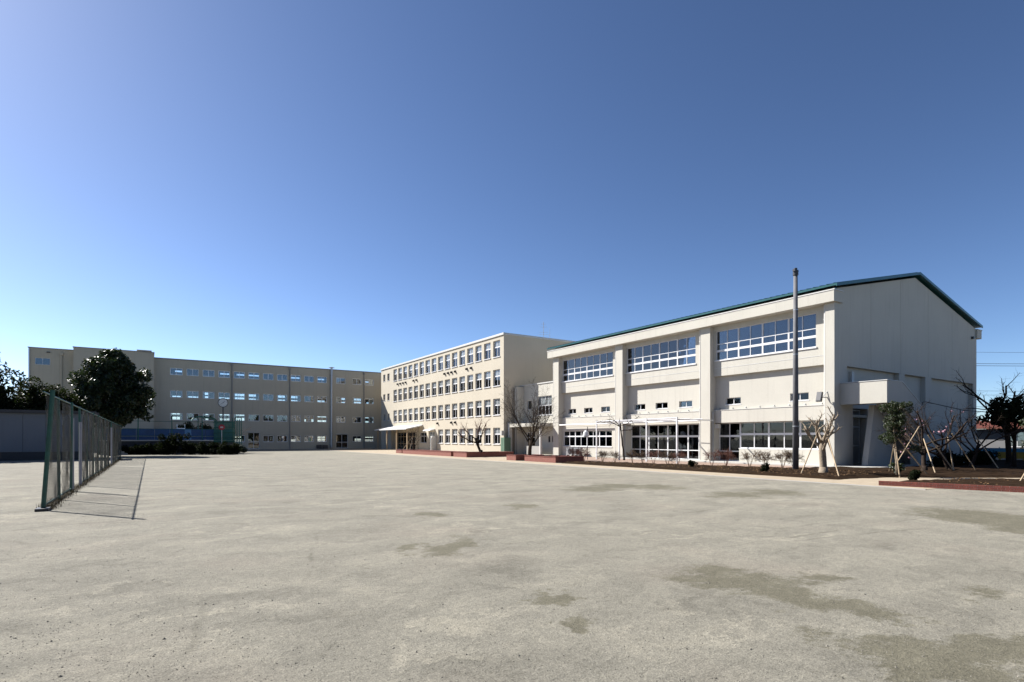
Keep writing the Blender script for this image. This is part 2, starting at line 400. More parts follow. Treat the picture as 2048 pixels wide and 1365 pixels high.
CACHE = {}
def window(parent, P, u0, u1, z0, z1, w_, panes, glassm='glass_clear', dep=.07, mat='white_aluminium', name='window', sill=None, sillmat='white_aluminium'):
    """panes: rectangles (u0,u1,z0,z1[,glass]) relative to the lower left corner of the frame."""
    key = (P[0], round(u1-u0, 3), round(z1-z0, 3), tuple(panes), dep, mat)
    L = ('X', 0) if P[0] == 'X' else ('Y', 0)
    if key not in CACHE:
        b = MB(); b.grid(L, 0, u1-u0, 0, z1-z0, [p[:4] for p in panes], 0, dep); CACHE[key] = b.mesh(name, mat)
    fr = place(name, CACHE[key], parent, fp(P, u0, w_, z0))
    for p in panes:
        gm = p[4] if len(p) > 4 else glassm
        k2 = ('pane', P[0], round(p[1]-p[0], 3), round(p[3]-p[2], 3), gm)
        if k2 not in CACHE:
            b = MB(); b.fbox(L, -.008, p[1]-p[0]+.008, 0, .008, -.008, p[3]-p[2]+.008); CACHE[k2] = b.mesh('pane', gm)
        place('pane', CACHE[k2], fr, fp(P, u0+p[0], w_+dep*.45, z0+p[2]))
    if sill:
        k3 = ('sill', P[0], round(u1-u0, 3), sill, sillmat)
        if k3 not in CACHE:
            b = MB(); b.fbox(L, -.05, u1-u0+.05, 0, sill[0], -sill[1], 0); CACHE[k3] = b.mesh('sill', sillmat)
        place('sill', CACHE[k3], fr, fp(P, u0, -sill[2], z0-.004))
    return fr
def panes_grid(W_, H_, cols, rows, o=.05, mu=.04, mz=.04):
    """cols/rows: relative sizes; returns pane rects, optional third row entry gives glass."""
    out = []; cs = sum(cols); au = W_-2*o-mu*(len(cols)-1); rs = sum(r[0] if isinstance(r, tuple) else r for r in rows)
    bars = [(r[2] if isinstance(r, tuple) and len(r) > 2 else mz) for r in rows[:-1]]
    az = H_-2*o-sum(bars); z = o
    for k, r in enumerate(rows):
        rr = r[0] if isinstance(r, tuple) else r; g = r[1] if isinstance(r, tuple) and len(r) > 1 else None
        hh = az*rr/rs; u = o
        for c_ in cols:
            ww = au*c_/cs; t_ = (round(u, 4), round(u+ww, 4), round(z, 4), round(z+hh, 4)); out.append(t_+(g,) if g else t_); u += ww+mu
        z += hh+(bars[k] if k < len(bars) else 0)
    return out

# ------------------------------------------------------------------ setting: ground, path, paving, bed
b = MB(); b.poly([(-900, -500, 0), (900, -500, 0), (900, 1300, 0), (-900, 1300, 0)])
struct(b.build('ground', 'playground_sand'))
b = MB(); b.box(24.25, 26.5, 8.9, 104.6, -.1, .012); b.box(26.5, 36.4, 52.5, 106.5, -.1, .010); b.box(26.5, 33.2, 41.8, 52.5, -.1, .010)
b.prism([(26.502, 13.35), (28, 13.2), (30.2, 12.7), (32.4, 11.0), (34.5, 9.6), (40.2, 5.4), (45, 1), (40, 1), (38.0, 3.8), (32.6, 8.6), (30.3, 10.1), (26.502, 11.2)], lambda u, v, w_: (u, v, w_), -.1, .010)
struct(b.build('path', 'tan_paving'))
b = MB(); b.box(24.13, 24.25, 8.9, 104.6, -.1, .022)
struct(b.build('kerb', 'concrete'))
b = MB(); b.poly([(33.2, 52.4, .014), (28.2, 41.7, .014), (29.6, 34.4, .014), (31.4, 27.5, .014), (33.6, 19.5, .014), (38.2, 19.5, .014), (38.2, 52.4, .014)])
struct(b.build('paving', 'pink_paving'))
def soil_bed(outline, z, seed, step=.35):
    """lumpy soil inside an outline, edges running down to the ground"""
    rn = random.Random(seed); xs = [p[0] for p in outline]; ys = [p[1] for p in outline]
    def inside(x, y):
        c = False; n = len(outline)
        for i in range(n):
            (x1, y1), (x2, y2) = outline[i], outline[i-1]
            if (y1 > y) != (y2 > y) and x < (x2-x1)*(y-y1)/(y2-y1)+x1: c = not c
        return c
    def edge(x, y):
        m = 9
        for i in range(len(outline)):
            a = Vector(outline[i]); b_ = Vector(outline[i-1]); p = Vector((x, y)); t_ = max(0, min(1, (p-a).dot(b_-a)/max((b_-a).length_squared, 1e-6)))
            m = min(m, (p-(a+(b_-a)*t_)).length)
        return m
    b = MB(); ids = {}
    nx = int((max(xs)-min(xs))/step)+2; ny = int((max(ys)-min(ys))/step)+2
    for i in range(nx):
        for j in range(ny):
            x = min(xs)+(i-.5)*step+rn.uniform(-.1, .1); y = min(ys)+(j-.5)*step+rn.uniform(-.1, .1)
            inn = inside(x, y); e = edge(x, y)
            h = z*min(1, e/.5)+rn.uniform(0, .05)*min(1, e*3) if inn else -.06
            ids[(i, j)] = len(b.v); b.v.append((x, y, h)); 
    for i in range(nx-1):
        for j in range(ny-1):
            q = [ids[(i, j)], ids[(i+1, j)], ids[(i+1, j+1)], ids[(i, j+1)]]
            if any(b.v[k][2] > -.05 for k in q): b.f.append(tuple(q))
    return b
struct(soil_bed([(26.5, 34.2), (29.6, 34.2), (31.4, 27.5), (33.6, 19.6), (37.3, 19.0), (38.6, 16.4), (46, 16.2), (62, 17.5), (62, 4), (41, 5.2), (34.5, 9.5), (32.4, 10.9), (30.2, 12.6), (28, 13.1), (26.5, 13.25)], .10, 5).build('planting_bed', 'soil', smooth=True))
b = MB(); b.box(37.3, 39.6, 19.0, 39.2, -.1, .10); struct(b.build('apron', 'apron_concrete'))
b = MB(); b.box(35.2, 44.3, 16.75, 18.95, -.1, .09); b.box(31.9, 35.2, 17.3, 17.75, -.1, .085); struct(b.build('apron_walk', 'apron_concrete'))

# ------------------------------------------------------------------ left school wing
YL = 106.6; PL = ('Y', YL)
B = thing('school_building', 'long taupe four storey school wing in shade with four rows of small sliding windows', 'building', (12, YL+4, 0))
XR = 52.0; TOPL = 15.05; FL = [.32, 4.0, 7.68, 11.36]; SILL = [1.32, 5.0, 8.70, 12.38]; WH = 1.16
cols = [2.77+2.338*k for k in range(11)]                       # left edges of the regular windows
cols = cols + [29.65, 32.75, 35.2]
cols = [(c, c+1.76) for c in cols]
rs = random.Random(11)
front_ops = []; wins = []
for k, s in enumerate(SILL):
    for n, (a, c) in enumerate(cols):
        if k == 0 and n in (0, 5, 11): continue
        if n == 13 and False: continue
        front_ops.append((a, c, s, s+WH)); wins.append((a, c, s, s+WH, k, n))
doors = [(14.35, 16.25, .12, 2.98), (29.6, 31.85, .12, 2.75)]
front_ops += doors
fo_main = [o for o in front_ops]
b = MB(); b.grid(PL, .55, XR, 0, TOPL-.18, fo_main, 0, .28); b.build('wall', 'taupe_plaster', B)
# stair tower, standing forward of the wing
b = MB()
b.box(-9.55, .548, YL-1.6, YL+9.6, 0, 15.55); b.build('stair_tower', 'taupe_plaster', B)
b = MB(); b.box(-9.63, .62, YL-1.68, YL+9.68, 15.552, 15.66); b.build('coping', 'roof_grey', B)
b = MB(); b.box(-1.55, .05, YL+.2, YL+2.2, 15.662, 15.95); b.box(-1.75, .25, YL, YL+2.4, 15.952, 16.1); b.build('chimney_cap', 'taupe_plaster', B)
b = MB(); b.box(-4.2, -3.6, YL-1, YL-.4, 15.662, 15.78); b.build('roof_vent', 'steel_grey', B)
# end block with one window
b = MB(); b.grid(PL, -14.85, -9.552, 0, 15.25, [(-14.15, -12.4, 12.85, 13.85)], 0, .28); b.build('wall', 'taupe_plaster', B)
b = MB(); b.box(-14.85, -14.57, YL+.282, YL+9.3, 0, 15.25); b.build('wall', 'taupe_plaster', B)
b = MB(); b.box(-14.56, -9.56, YL+.9, YL+9.3, 0, 15.0); b.build('inner_wall', 'interior_wall', B)
b = MB(); b.box(-14.95, -9.56, YL-.10, YL+9.3, 15.252, 15.36); b.build('coping', 'roof_grey', B)
window(B, PL, -14.15, -12.4, 12.85, 13.85, .10, panes_grid(1.75, 1.0, [1, 1], [1]), 'glass_tinted')
b = MB(); b.tube([(-14.78, YL-.08, 0), (-14.78, YL-.08, 15.2)], .09, 8); b.build('downpipe', 'duct_steel', B)
b = MB(); b.tube([(-11.1, YL-.14, 0), (-11.1, YL-.14, 14.6)], .11, 8); b.box(-11.3, -10.9, YL-.3, YL-.002, 14.4, 14.75); b.build('downpipe', 'taupe_plaster', B)
b = MB(); b.fbox(PL, -12.8, -12.4, -.18, -.002, 14.65, 14.8); b.build('wall_lamp', 'dark_metal', B)
# roof, floors, rear wall with classroom windows, corridor partition
b = MB(); b.box(.56, XR, YL-.10, YL+9.4, TOPL-.178, TOPL); b.build('coping', 'roof_grey', B)
for z in FL: 
    b = MB(); b.box(.56, XR-.3, YL+.285, YL+9.0, z-.22, z); b.build('floor_slab', 'interior_floor', B)
    b = MB(); b.box(.56, XR-.3, YL+.285, YL+9.0, z+3.28, z+3.455); b.build('ceiling', 'interior_ceiling', B)
PR = ('Y', YL+9.02)
ops = []
for z in FL:
    u = 1.4
    while u < XR-9:
        ops += [(u, u+7.6, z+.95, z+2.05), (u, u+7.6, z+2.2, z+2.78)]; u += 8.6
b = MB(); b.grid(PR, .56, XR, 0, TOPL-.19, ops, 0, .26); b.build('wall', 'taupe_plaster', B)
for o in ops:
    W_ = o[1]-o[0]; window(B, PR, o[0], o[1], o[2], o[3], .1, panes_grid(W_, o[3]-o[2], [1]*4, [1], .05, .06), 'glass_light')
b = MB(); b.box(XR-.28, XR, YL+.285, YL+9.0, 0, TOPL-.19); b.build('wall', 'taupe_plaster', B)
PC = ('Y', YL+2.6); ops = []
for k, z in enumerate(FL):
    for n in range(17):
        u = 1.0+2.338*n+rs.uniform(-.3, .3); q = rs.random()
        if q < (.78 if k > 1 else .35):
            wd = rs.choice([1.2, 1.7, 2.0]); ops.append((u, u+wd, z+.85, z+1.45+rs.choice([0, .15])))
            if rs.random() < .6: ops.append((u, u+wd, z+1.78, z+2.2))
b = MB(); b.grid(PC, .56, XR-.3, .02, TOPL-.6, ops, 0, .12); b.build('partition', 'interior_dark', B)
# windows
for (a, c, z0, z1, k, n) in wins:
    g = 'glass_tinted'
    window(B, PL, a, c, z0, z1, .12, panes_grid(c-a, z1-z0, [1, 1], [1], .075, .065), 'glass_light', .07, mat='frame_white')
for n, (a, c, z0, z1) in enumerate(doors):
    window(B, PL, a, c, z0, z1, .12, panes_grid(c-a, z1-z0, [1, 1], [1.1, 1.5], .07, .07, .08), 'glass_tinted', .07, name='door')
    b = MB(); b.fbox(PL, a-.08, c+.08, -.25, -.002, z1+.05, z1+.13); b.build('door_hood', 'soft_white', B)
for k, s in enumerate(SILL):                      # curtains behind some of the panes near the corner
    for (u0, u1) in ((29.75, 30.35), (36.0, 36.8)):
        if k == 0: continue
        b = MB(); b.box(u0, u1, YL+.24, YL+.26, s-.1, s+WH+.1); b.build('curtain', 'curtain', B)
for x in (11.87, 21.3, 35.0):                     # dark rain pipes
    b = MB(); b.tube([(x, YL-.13, .05), (x, YL-.13, 14.55)], .085, 8); b.box(x-.17, x+.17, YL-.3, YL-.003, 14.4, 14.8)
    for z in (2, 5.5, 9, 12.5): b.box(x-.14, x+.14, YL-.16, YL-.003, z, z+.07)
    b.build('downpipe', 'roof_grey', B)
b = MB(); b.tube([(28.7, YL-.3, .25), (28.7, YL-.3, 15.2)], .2, 12); b.tube([(28.7, YL-.3, 15.2), (28.7, YL-.3, 15.28), (28.7, YL-.3, 15.45)], [.2, .62, .05], 12)
for z in (1, 4, 7.5, 11, 14): b.box(28.42, 28.98, YL-.2, YL-.003, z, z+.08)
b.build('flue', 'duct_steel', B)
b = MB()
for n in range(2):
    b.fbox(PL, 25.9+n*1.1, 26.8+n*1.1, -.75, -.35, .05, .75)
b.build('air_conditioner', 'dark_metal', B)

# ------------------------------------------------------------------ middle school wing (sunlit)
XM = 36.5; PM = ('X', XM)
B = thing('school_building', 'beige four storey school wing with sunlit front of tall white framed windows and entrance canopy', 'building', (XM+6, 80, 0))
Y0M, Y1M = 58.15, 101.1; TOPM = 15.0; SM = [1.25, 4.90, 8.55, 12.2]; HM = 2.05
mc = [58.72+2.297*k for k in range(16)]; mw = 1.66
ops = []; wl = []
for k, s in enumerate(SM):
    for n, u in enumerate(mc):
        if k == 0 and n > 7: continue
        ops.append((u, u+mw, s, s+HM)); wl.append((u, s, k, n))
    if k:
        for u in (96.75, 98.9):
            ops.append((u, u+1.15, s+.35, s+1.6)); wl.append((u, s, k, -1))
ent = (84.0, 94.6, .12, 3.0); ops.append(ent)
dr = (77.7, 79.9, .12, 3.0); ops.append(dr)
ops.append((80.6, 83.2, 1.25, 2.9))
b = MB(); b.grid(PM, Y0M+.02, Y1M, 0, TOPM-.28, ops, 0, .32); b.build('wall', 'beige_plaster', B)
b = MB(); b.box(XM, XM+13, Y0M-.30, Y0M+.018, 0, TOPM-.28); b.build('wall', 'beige_plaster', B)
b = MB(); b.box(XM+.322, XM+13, Y1M-.3, Y1M, 0, TOPM-.29); b.build('wall', 'beige_plaster', B)
b = MB(); b.box(XM-.12, XM+13.1, Y0M-.40, Y1M+.1, TOPM-.278, TOPM-.10); b.box(XM-.05, XM+13, Y0M-.32, Y1M+.02, TOPM-.098, TOPM); b.build('coping', 'soft_white', B)
b = MB(); b.box(XM+5, XM+12, 103.0, 106.55, 0, 14.2); b.box(XM+5, XM+12, Y1M+.002, 102.99, 0, 14.2); b.build('connecting_block', 'taupe_plaster', B)
FM = [.3, 3.95, 7.6, 11.25]
for z in FM:
    b = MB(); b.box(XM+.325, XM+12.8, Y0M+.022, Y1M-.31, z-.22, z); b.build('floor_slab', 'interior_floor', B)
    b = MB(); b.box(XM+.325, XM+12.8, Y0M+.022, Y1M-.31, z+3.25, z+3.42); b.build('ceiling', 'interior_ceiling', B)
b = MB(); b.box(XM+7.6, XM+7.8, Y0M+.022, Y1M-.31, 0, TOPM-.4); b.build('partition', 'interior_wall', B)
b = MB()
for u in (67.8, 77.1, 86.3, 95.4): b.box(XM+.33, XM+7.59, u-.08, u+.08, 0, TOPM-.4)
b.build('partition', 'interior_wall', B)
b = MB(); b.box(XM+12.8, XM+13, Y0M+.022, Y1M-.31, 0, TOPM-.3); b.build('wall', 'beige_plaster', B)
pg = panes_grid(mw, HM, [1, 1], [(1.15, 'glass_school', .14), (.72, 'glass_frosted')], .06, .05, .14)
pgs = panes_grid(1.15, 1.25, [1, 1], [1], .06, .05)
rm = random.Random(4)
for (u, s, k, n) in wl:
    if n < 0: window(B, PM, u, u+1.15, s+.35, s+1.6, .14, pgs, 'glass_tinted', .07, sill=(.2, .06, .05))
    else:
        window(B, PM, u, u+mw, s, s+HM, .16, pg, 'glass_tinted', .08, sill=(.28, .09, .09))
        if rm.random() < .35:
            d = rm.uniform(.25, .9); b = MB(); b.box(XM+.36, XM+.38, u+.1, u+mw-.1, s+HM-d, s+HM+.05); b.build('roller_blind', 'curtain', B)
b = MB()
window(B, PM, 80.6, 83.2, 1.25, 2.9, .16, panes_grid(2.6, 1.65, [1, 1], [1.2, .6], .06, .05, .08), 'glass_dark', .08)
window(B, PM, dr[0], dr[1], dr[2], dr[3], .2, panes_grid(2.2, 2.88, [1, 1], [.9, 1.1, (.7, 'glass_frosted')], .09, .1, .1), 'glass_dark', .08, name='door')
window(B, PM, ent[0], ent[1], ent[2], ent[3], .22, panes_grid(10.6, 2.88, [1]*8, [.9, 1.2, .7], .08, .09, .09), 'glass_dark', .08, mat='stake_wood', name='door')
# small hood and the rounded wing wall beside the side door
b = MB(); b.prism([(XM-.9, 3.12), (XM, 3.2), (XM, 3.42), (XM-.75, 3.28)], lambda u, v, w_: (u, w_, v), 77.5, 80.1); b.build('door_hood', 'white_paint', B)
pts = [(0, 0), (.9, 0), (.9, 1.9)]+[(.45+.45*math.cos(a), 1.9+.45*math.sin(a)) for a in [math.pi*k/10 for k in range(1, 10)]]+[(0, 1.9)]
b = MB(); b.prism(pts, lambda u, v, w_: (XM-.9+u-.01, w_, v), 77.0, 77.15); b.build('wing_wall', 'soft_white', B)
for (u, z) in ((92.6,11.5),(91.4,11.5),(90.2,11.5),(89.0,11.5),(85.6,11.5),(84.4,11.5),(74.1,11.5),(72.95,11.5),(71.85,11.5),(70.7,11.5),(67.25,11.5),(66.0,11.5),(76.5,4.25),(71.9,4.25),(70.7,4.25)):
    if 'vh' not in CACHE:
        q = MB(); n = 8
        for k in range(n):
            a0 = math.pi*k/n; a1 = math.pi*(k+1)/n
            q.poly([(0, .14*math.cos(a0), .14*math.sin(a0)), (0, .14*math.cos(a1), .14*math.sin(a1)), (-.24, .14*math.cos(a1), .14*math.sin(a1)-.04), (-.24, .14*math.cos(a0), .14*math.sin(a0)-.04)])
        q.box(-.02, -.003, -.15, .15, -.17, .15); q.box(-.24, -.02, -.14, -.125, -.16, 0); q.box(-.24, -.02, .125, .14, -.16, 0)
        CACHE['vh'] = q.mesh('vent_hood', 'dark_metal')
    place('vent_hood', CACHE['vh'], B, (XM-.002, u, z))
# entrance canopy: a sloping roof on four posts
cx0 = 33.6
b = MB(); b.prism([(cx0, 3.36), (cx0, 3.50), (XM-.003, 4.15), (XM-.003, 3.95)], lambda u, v, w_: (u, w_, v), 82.0, 96.6); cano = b.build('entrance_canopy', 'white_paint', B)
for u in (82.5, 87.0, 91.5, 96.0):
    b = MB(); b.box(cx0+.35, cx0+.53, u-.09, u+.09, .012, 3.44); b.build('post', 'stake_wood', B)
for u in (83.8, 94.8):
    b = MB(); b.box(XM-.45, XM-.004, u-.12, u+.12, .012, 3.9); b.build('pilaster', 'beige_plaster', B)
for z in (2.4, 6.2): pass
# television and lightning masts on the roof
A = thing('roof_antenna', 'thin television antenna mast with cross bars on the middle wing roof', 'antenna', (44.3, 60.2, TOPM))
b = MB(); b.tube([(44.3, 60.2, TOPM), (44.3, 60.2, 17.6)], .03, 6); b.build('mast', 'steel_grey', A)
b = MB()
for z, L in ((17.3, .35), (16.9, .5), (16.2, .6), (15.9, .8)): b.tube([(44.3-L*.8, 60.2+L*.5, z), (44.3+L*.8, 60.2-L*.5, z)], .014, 5)
b.tube([(44.3-.5, 60.2-.6, 16.05), (44.3+.5, 60.2+.6, 16.05)], .014, 5); b.build('cross_bar', 'steel_grey', A)
b = MB(); b.tube([(45.2, 60.0, TOPM), (45.2, 60.0, 16.8)], [.03, .012], 6); tag(b.build('lightning_rod', 'steel_grey', org=(45.2, 60, TOPM)), 'plain thin rod beside the antenna on the middle wing roof', 'rod')

# ------------------------------------------------------------------ two storey link block
XK = 38.9; PK = ('X', XK)
B = thing('link_building', 'low cream two storey link block between the middle wing and the hall', 'building', (XK+3, 54, 0))
y0, y1 = 50.62, 57.82
b = MB(); b.grid(PK, y0, y1, 0, 8.42, [(51.25, 54.1, 4.72, 6.95), (54.6, 56.5, .12, 2.7), (51.0, 51.25, 1.5, 2.2), (51.55, 51.95, 1.5, 2.2), (55.3, 56.3, 5.5, 6.6)], 0, .3); b.build('wall', 'cream_plaster', B)
b = MB(); b.box(XK-.08, XK+7, y0, y1, 8.422, 8.55); b.build('coping', 'soft_white', B)
b = MB(); b.box(XK-.95, XK-.003, 57.0, 57.6, 0, 8.3); b.build('pier', 'cream_plaster', B)
b = MB(); b.tube([(XK-1.05, 57.3, 0), (XK-1.05, 57.3, 8.0)], .06, 8); b.build('downpipe', 'soft_white', B)
b = MB(); b.box(XK-2.1, XK-.003, 50.75, 56.95, 3.32, 3.72); b.build('canopy', 'cream_plaster', B)
b = MB(); b.box(XK-2.0, XK-1.6, 57.2, 57.55, .012, 3.9); b.box(XK-1.9, XK-1.7, 50.9, 51.1, .012, 3.318); b.build('post', 'soft_white', B)
b = MB(); b.box(XK+.31, XK+6, y0+.02, y1-.02, 3.5, 3.7); b.box(XK+.31, XK+6, y0+.02, y1-.02, 0, .1); b.build('floor_slab', 'interior_floor', B)
b = MB(); b.box(XK+6.0, XK+6.2, y0, y1, 0, 8.42); b.build('wall', 'interior_wall', B)
window(B, PK, 51.25, 54.1, 4.72, 6.95, .14, panes_grid(2.85, 2.23, [1]*4, [1, (1, 'glass_frosted')], .06, .05, .1), 'glass_tinted', .08, sill=(.22, .08, .07))
window(B, PK, 55.3, 56.3, 5.5, 6.6, .14, panes_grid(1.0, 1.1, [1], [1]), 'glass_tinted', .08)
window(B, PK, 54.6, 56.5, .12, 2.7, .16, panes_grid(1.9, 2.58, [1, 1], [.9, 1.2, .6], .08, .08, .08), 'glass_dark', .08, name='door')
for u0, u1 in ((51.0, 51.25), (51.55, 51.95)):
    window(B, PK, u0, u1, 1.5, 2.2, .14, panes_grid(u1-u0, .7, [1], [1], .03), 'glass_dark', .06, mat='dark_metal')
b = MB(); b.box(XK-1.5, XK-1.3, 51.3, 54.2, .012, 1.05); tag(b.build('low_wall', 'concrete', org=(XK-1.4, 52.7, 0)), 'low concrete screen wall under the link block canopy', 'wall')
T = thing('cabinet', 'dull green steel cabinet standing beside the corner of the middle wing', 'cabinet', (36.4, 57.3, 0))
b = MB(); b.box(36.0, 36.9, 56.9, 57.75, .08, 2.05); b.build('body', 'cabinet_green', T)
b = MB(); b.box(35.98, 35.998, 56.95, 57.3, .15, 1.95); b.box(35.98, 35.998, 57.33, 57.7, .15, 1.95); b.build('door', 'cabinet_green', T)
b = MB(); b.box(36.0, 36.9, 56.95, 57.7, .012, .078); b.build('plinth', 'concrete', T)
b = MB(); b.box(36.0, 36.45, 58.14-.58, 57.84, 2.3, 2.9); tag(b.build('meter_box', 'soft_white', org=(36.2, 57.7, 2.3)), 'small white meter box on the shaded side of the middle wing', 'box')

# ------------------------------------------------------------------ hall (gymnasium)
XW = 38.8; XP = 38.35; PG = ('X', XW); YE = 19.35; XE = 63.3
B = thing('gymnasium', 'cream white school hall with gabled teal roof and three bays of big windows', 'building', (50, 35, 0))
pil = [49.75, 39.70, 29.65, 19.62]
for n, y in enumerate(pil):
    y0, y1 = (y-.46, y+.46) if n < 3 else (YE, y+.28)
    b = MB(); b.box(XP, XW+1.2, y0, y1, 0, 11.06); b.build('pilaster', 'cream_plaster', B)
    b = MB(); yy = y1+.12; b.tube([(XP+.12, yy, .05), (XP+.12, yy, 11.0)], .075, 8)
    for z in (1.5, 4.5, 7.5, 10): b.box(XP+.06, XP+.30, yy-.1, yy+.1, z, z+.05)
    b.build('downpipe', 'soft_white', B)
    if n in (1, 2):
        b = MB(); yy = y0-.14; b.tube([(XP+.2, yy, .05), (XP+.2, yy, 4.1)], .055, 8); b.build('downpipe', 'steel_grey', B)
bays = [(40.16, 49.29), (30.11, 39.24), (19.90, 29.19)]
r3 = [(1, None, .15), (.52, None, .06), 1.75]
for n, (a, c) in enumerate(bays):
    # upper band with the big window
    u0 = c-.05-8.2 if n < 2 else c-.12-8.25; u1 = u0+8.2
    b = MB(); b.grid(PG, a, c, 7.0, 11.06, [(u0, u1, 8.28, 10.68)], 0, .4); b.build('wall', 'cream_plaster', B)
    for q in range(4):
        ua = u0+q*2.05+.005; ub = u0+(q+1)*2.05-.005
        window(B, PG, ua, ub, 8.30, 10.68, .13, panes_grid(ub-ua, 2.38, [1, 1], [(.62, 'glass_tinted', .17), (.44, 'glass_tinted', .06), (1.0, 'glass_tinted')], .055, .05), 'glass_tinted', .09)
    for cu in ((u0+3.2, u0+3.9), (u0+.1, u0+1.3)) if n == 2 else (((u0+6.0, u0+6.5),) if n == 1 else ()):
        b = MB()
        for q in range(int((cu[1]-cu[0])/.1)): b.fbox(PG, cu[0]+q*.1, cu[0]+q*.1+.099, .50+.03*(q % 2), .53+.03*(q % 2), 8.35, 10.62)
        b.build('curtain', 'curtain', B)
    b = MB(); b.fbox(PG, u0-.06, u1+.06, -.07, .30, 8.20, 8.296); b.build('sill', 'white_aluminium', B)
    b = MB(); b.fbox(PG, a+.02, c-.02, -.012, -.002, 7.62, 7.66); b.build('wall_joint', 'soft_white', B)
    # recessed panel with slot windows
    sw = [[(47.15, 48.5), (44.45, 45.8), (41.8, 43.12)], [(37.0, 38.38), (34.3, 35.72), (31.6, 33.0)], [(26.9, 28.28), (21.5, 22.86)]][n]
    so_ = [(p, q, 4.66, 5.2) for p, q in sw]
    b = MB(); b.grid(PG, a, c, 4.2, 7.0, so_, .31, .55); b.build('wall', 'cream_plaster', B)
    for (p, q, z0, z1) in so_:
        window(B, PG, p, q, z0, z1, .42, panes_grid(q-p, z1-z0, [1, 1], [1], .04, .05), 'glass_dark', .06, sill=(.06, .05, -.29))
    # lower band
    b = MB(); b.fbox(PG, a, c, 0, .55, 3.2, 4.198); b.build('wall', 'cream_plaster', B)
    b = MB(); b.fbox(PG, a, c, -.03, .30, 4.2, 4.24); b.build('ledge', 'soft_white', B)
    for q in range(8):
        if 'gv' not in CACHE:
            k = MB(); k.tube([(0, 0, 0), (0, 0, .07), (-.05, 0, .12), (-.13, 0, .12), (-.17, 0, .06)], .035, 6); CACHE['gv'] = k.mesh('vent_pipe', 'steel_grey')
        place('vent_pipe', CACHE['gv'], B, (XW+.2, a+.55+q*(c-a-1.1)/7, 4.24))
b = MB(); b.tube([(XP+.1, 49.2, 3.42), (XP+.1, 30.2, 3.42)], .07, 8); b.build('gutter_pipe', 'white_paint', B)
# ground floor fronts
a, c = bays[0]
b = MB(); b.grid(PG, a, c, 0, 3.198, [(41.2, 49.0, 1.1, 2.75)], .02, .4); b.build('wall', 'cream_plaster', B)
for q in range(4):
    ua = 41.2+q*1.95+.004; ub = 41.2+(q+1)*1.95-.004
    window(B, PG, ua, ub, 1.1, 2.75, .12, panes_grid(ub-ua, 1.65, [1, 1], [(1.0, 'glass_dark', .14), .5], .05, .05), 'glass_dark', .08, sill=(.2, .07, .04))
a, c = bays[1]; PGr = ('X', 39.55)
for q in range(4):
    wq = (c-a)/4; ua = a+q*wq+.004; ub = a+(q+1)*wq-.004
    window(B, PGr, ua, ub, .10, 3.19, 0, panes_grid(ub-ua, 3.08, [1, 1], [(.72, 'glass_dark', .07), (1.15, 'glass_dark', .16), .95], .06, .06), 'glass_dark', .09, name='glass_door')
a, c = bays[2]
window(B, PGr, 27.25, 29.185, .10, 3.19, 0, panes_grid(1.935, 3.08, [1, 1], [(.72, 'glass_dark', .07), (1.15, 'glass_dark', .16), .95], .06, .06), 'glass_dark', .09, name='glass_door')
b = MB(); b.fbox(PGr, a, 27.245, -.15, .25, 0, 1.15); b.build('wall', 'cream_plaster', B)
for q in range(3):
    wq = (27.245-a)/3; ua = a+q*wq+.004; ub = a+(q+1)*wq-.004
    window(B, PGr, ua, ub, 1.16, 3.19, 0, panes_grid(ub-ua, 2.03, [1, 1], [(1.15, 'glass_dark', .16), .95], .06, .06), 'glass_dark', .09, sill=(.2, .06, .16))
# interior: floors, dividing walls, back wall
b = MB(); b.box(39.7, XE-.3, YE+.4, 50.1, 3.42, 3.6); b.build('floor_slab', 'interior_floor', B)
b = MB(); b.box(39.7, XE-.3, YE+.4, 50.1, 0, .09); b.build('floor_slab', 'interior_floor', B)
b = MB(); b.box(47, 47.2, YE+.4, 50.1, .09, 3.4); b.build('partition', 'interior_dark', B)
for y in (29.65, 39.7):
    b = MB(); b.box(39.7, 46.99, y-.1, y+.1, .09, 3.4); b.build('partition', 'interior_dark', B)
b = MB(); b.box(39.36, 39.4, 20.0, 50, 3.6, 7.0); b.build('partition', 'interior_wall', B)
b = MB(); b.grid(('X', XE-.3), YE+.4, 50.2, 0, 12.0, [], 0, .3); b.build('wall', 'cream_plaster', B)
b = MB(); b.prism([(XP+.4, 0), (XE, 0), (XE, 12.1), (50.6, 14.7), (XP+.4, 12.1)], lambda u, v, w_: (u, w_, v), 50.2, 50.5); b.build('wall', 'cream_plaster', B)
# fascias, gutters and roof
for x0, x1 in ((38.0, 39.2), (XE-.3, XE+.75)):
    b = MB(); b.box(x0, x1, 19.2, 50.9, 11.062, 11.80); b.build('fascia', 'cream_plaster', B)
    b = MB(); b.box(x0-.03, x1+.03, 19.15, 50.95, 11.802, 11.88); b.build('coping', 'soft_white', B)
def roof(s):
    xe = 37.95 if s < 0 else XE+.35
    b = MB(); b.prism([(xe, 12.06), (50.6, 14.83), (50.6, 14.96), (xe, 12.19)], lambda u, v, w_: (u, w_, v), 19.05, 50.95); r = b.build('roof', 'teal_roof', B)
    b = MB(); y = 19.2
    while y < 50.9:
        b.prism([(xe, 12.185), (50.6, 14.955), (50.6, 15.02), (xe, 12.25)], lambda u, v, w_: (u, w_, v), y, y+.05); y += .45
    b.build('standing_seam', 'teal_roof', r); r2 = b
    b = MB(); b.prism([(xe, 12.0), (50.6, 14.77), (50.6, 14.97), (xe, 12.20)], lambda u, v, w_: (u, w_, v), 18.98, 19.045); b.build('barge_board', 'teal_roof', r)
roof(-1); roof(1)
b = MB(); b.box(38.9, 39.2, 19.6, 50.7, 11.882, 12.2); b.build('eaves_board', 'teal_roof', B)
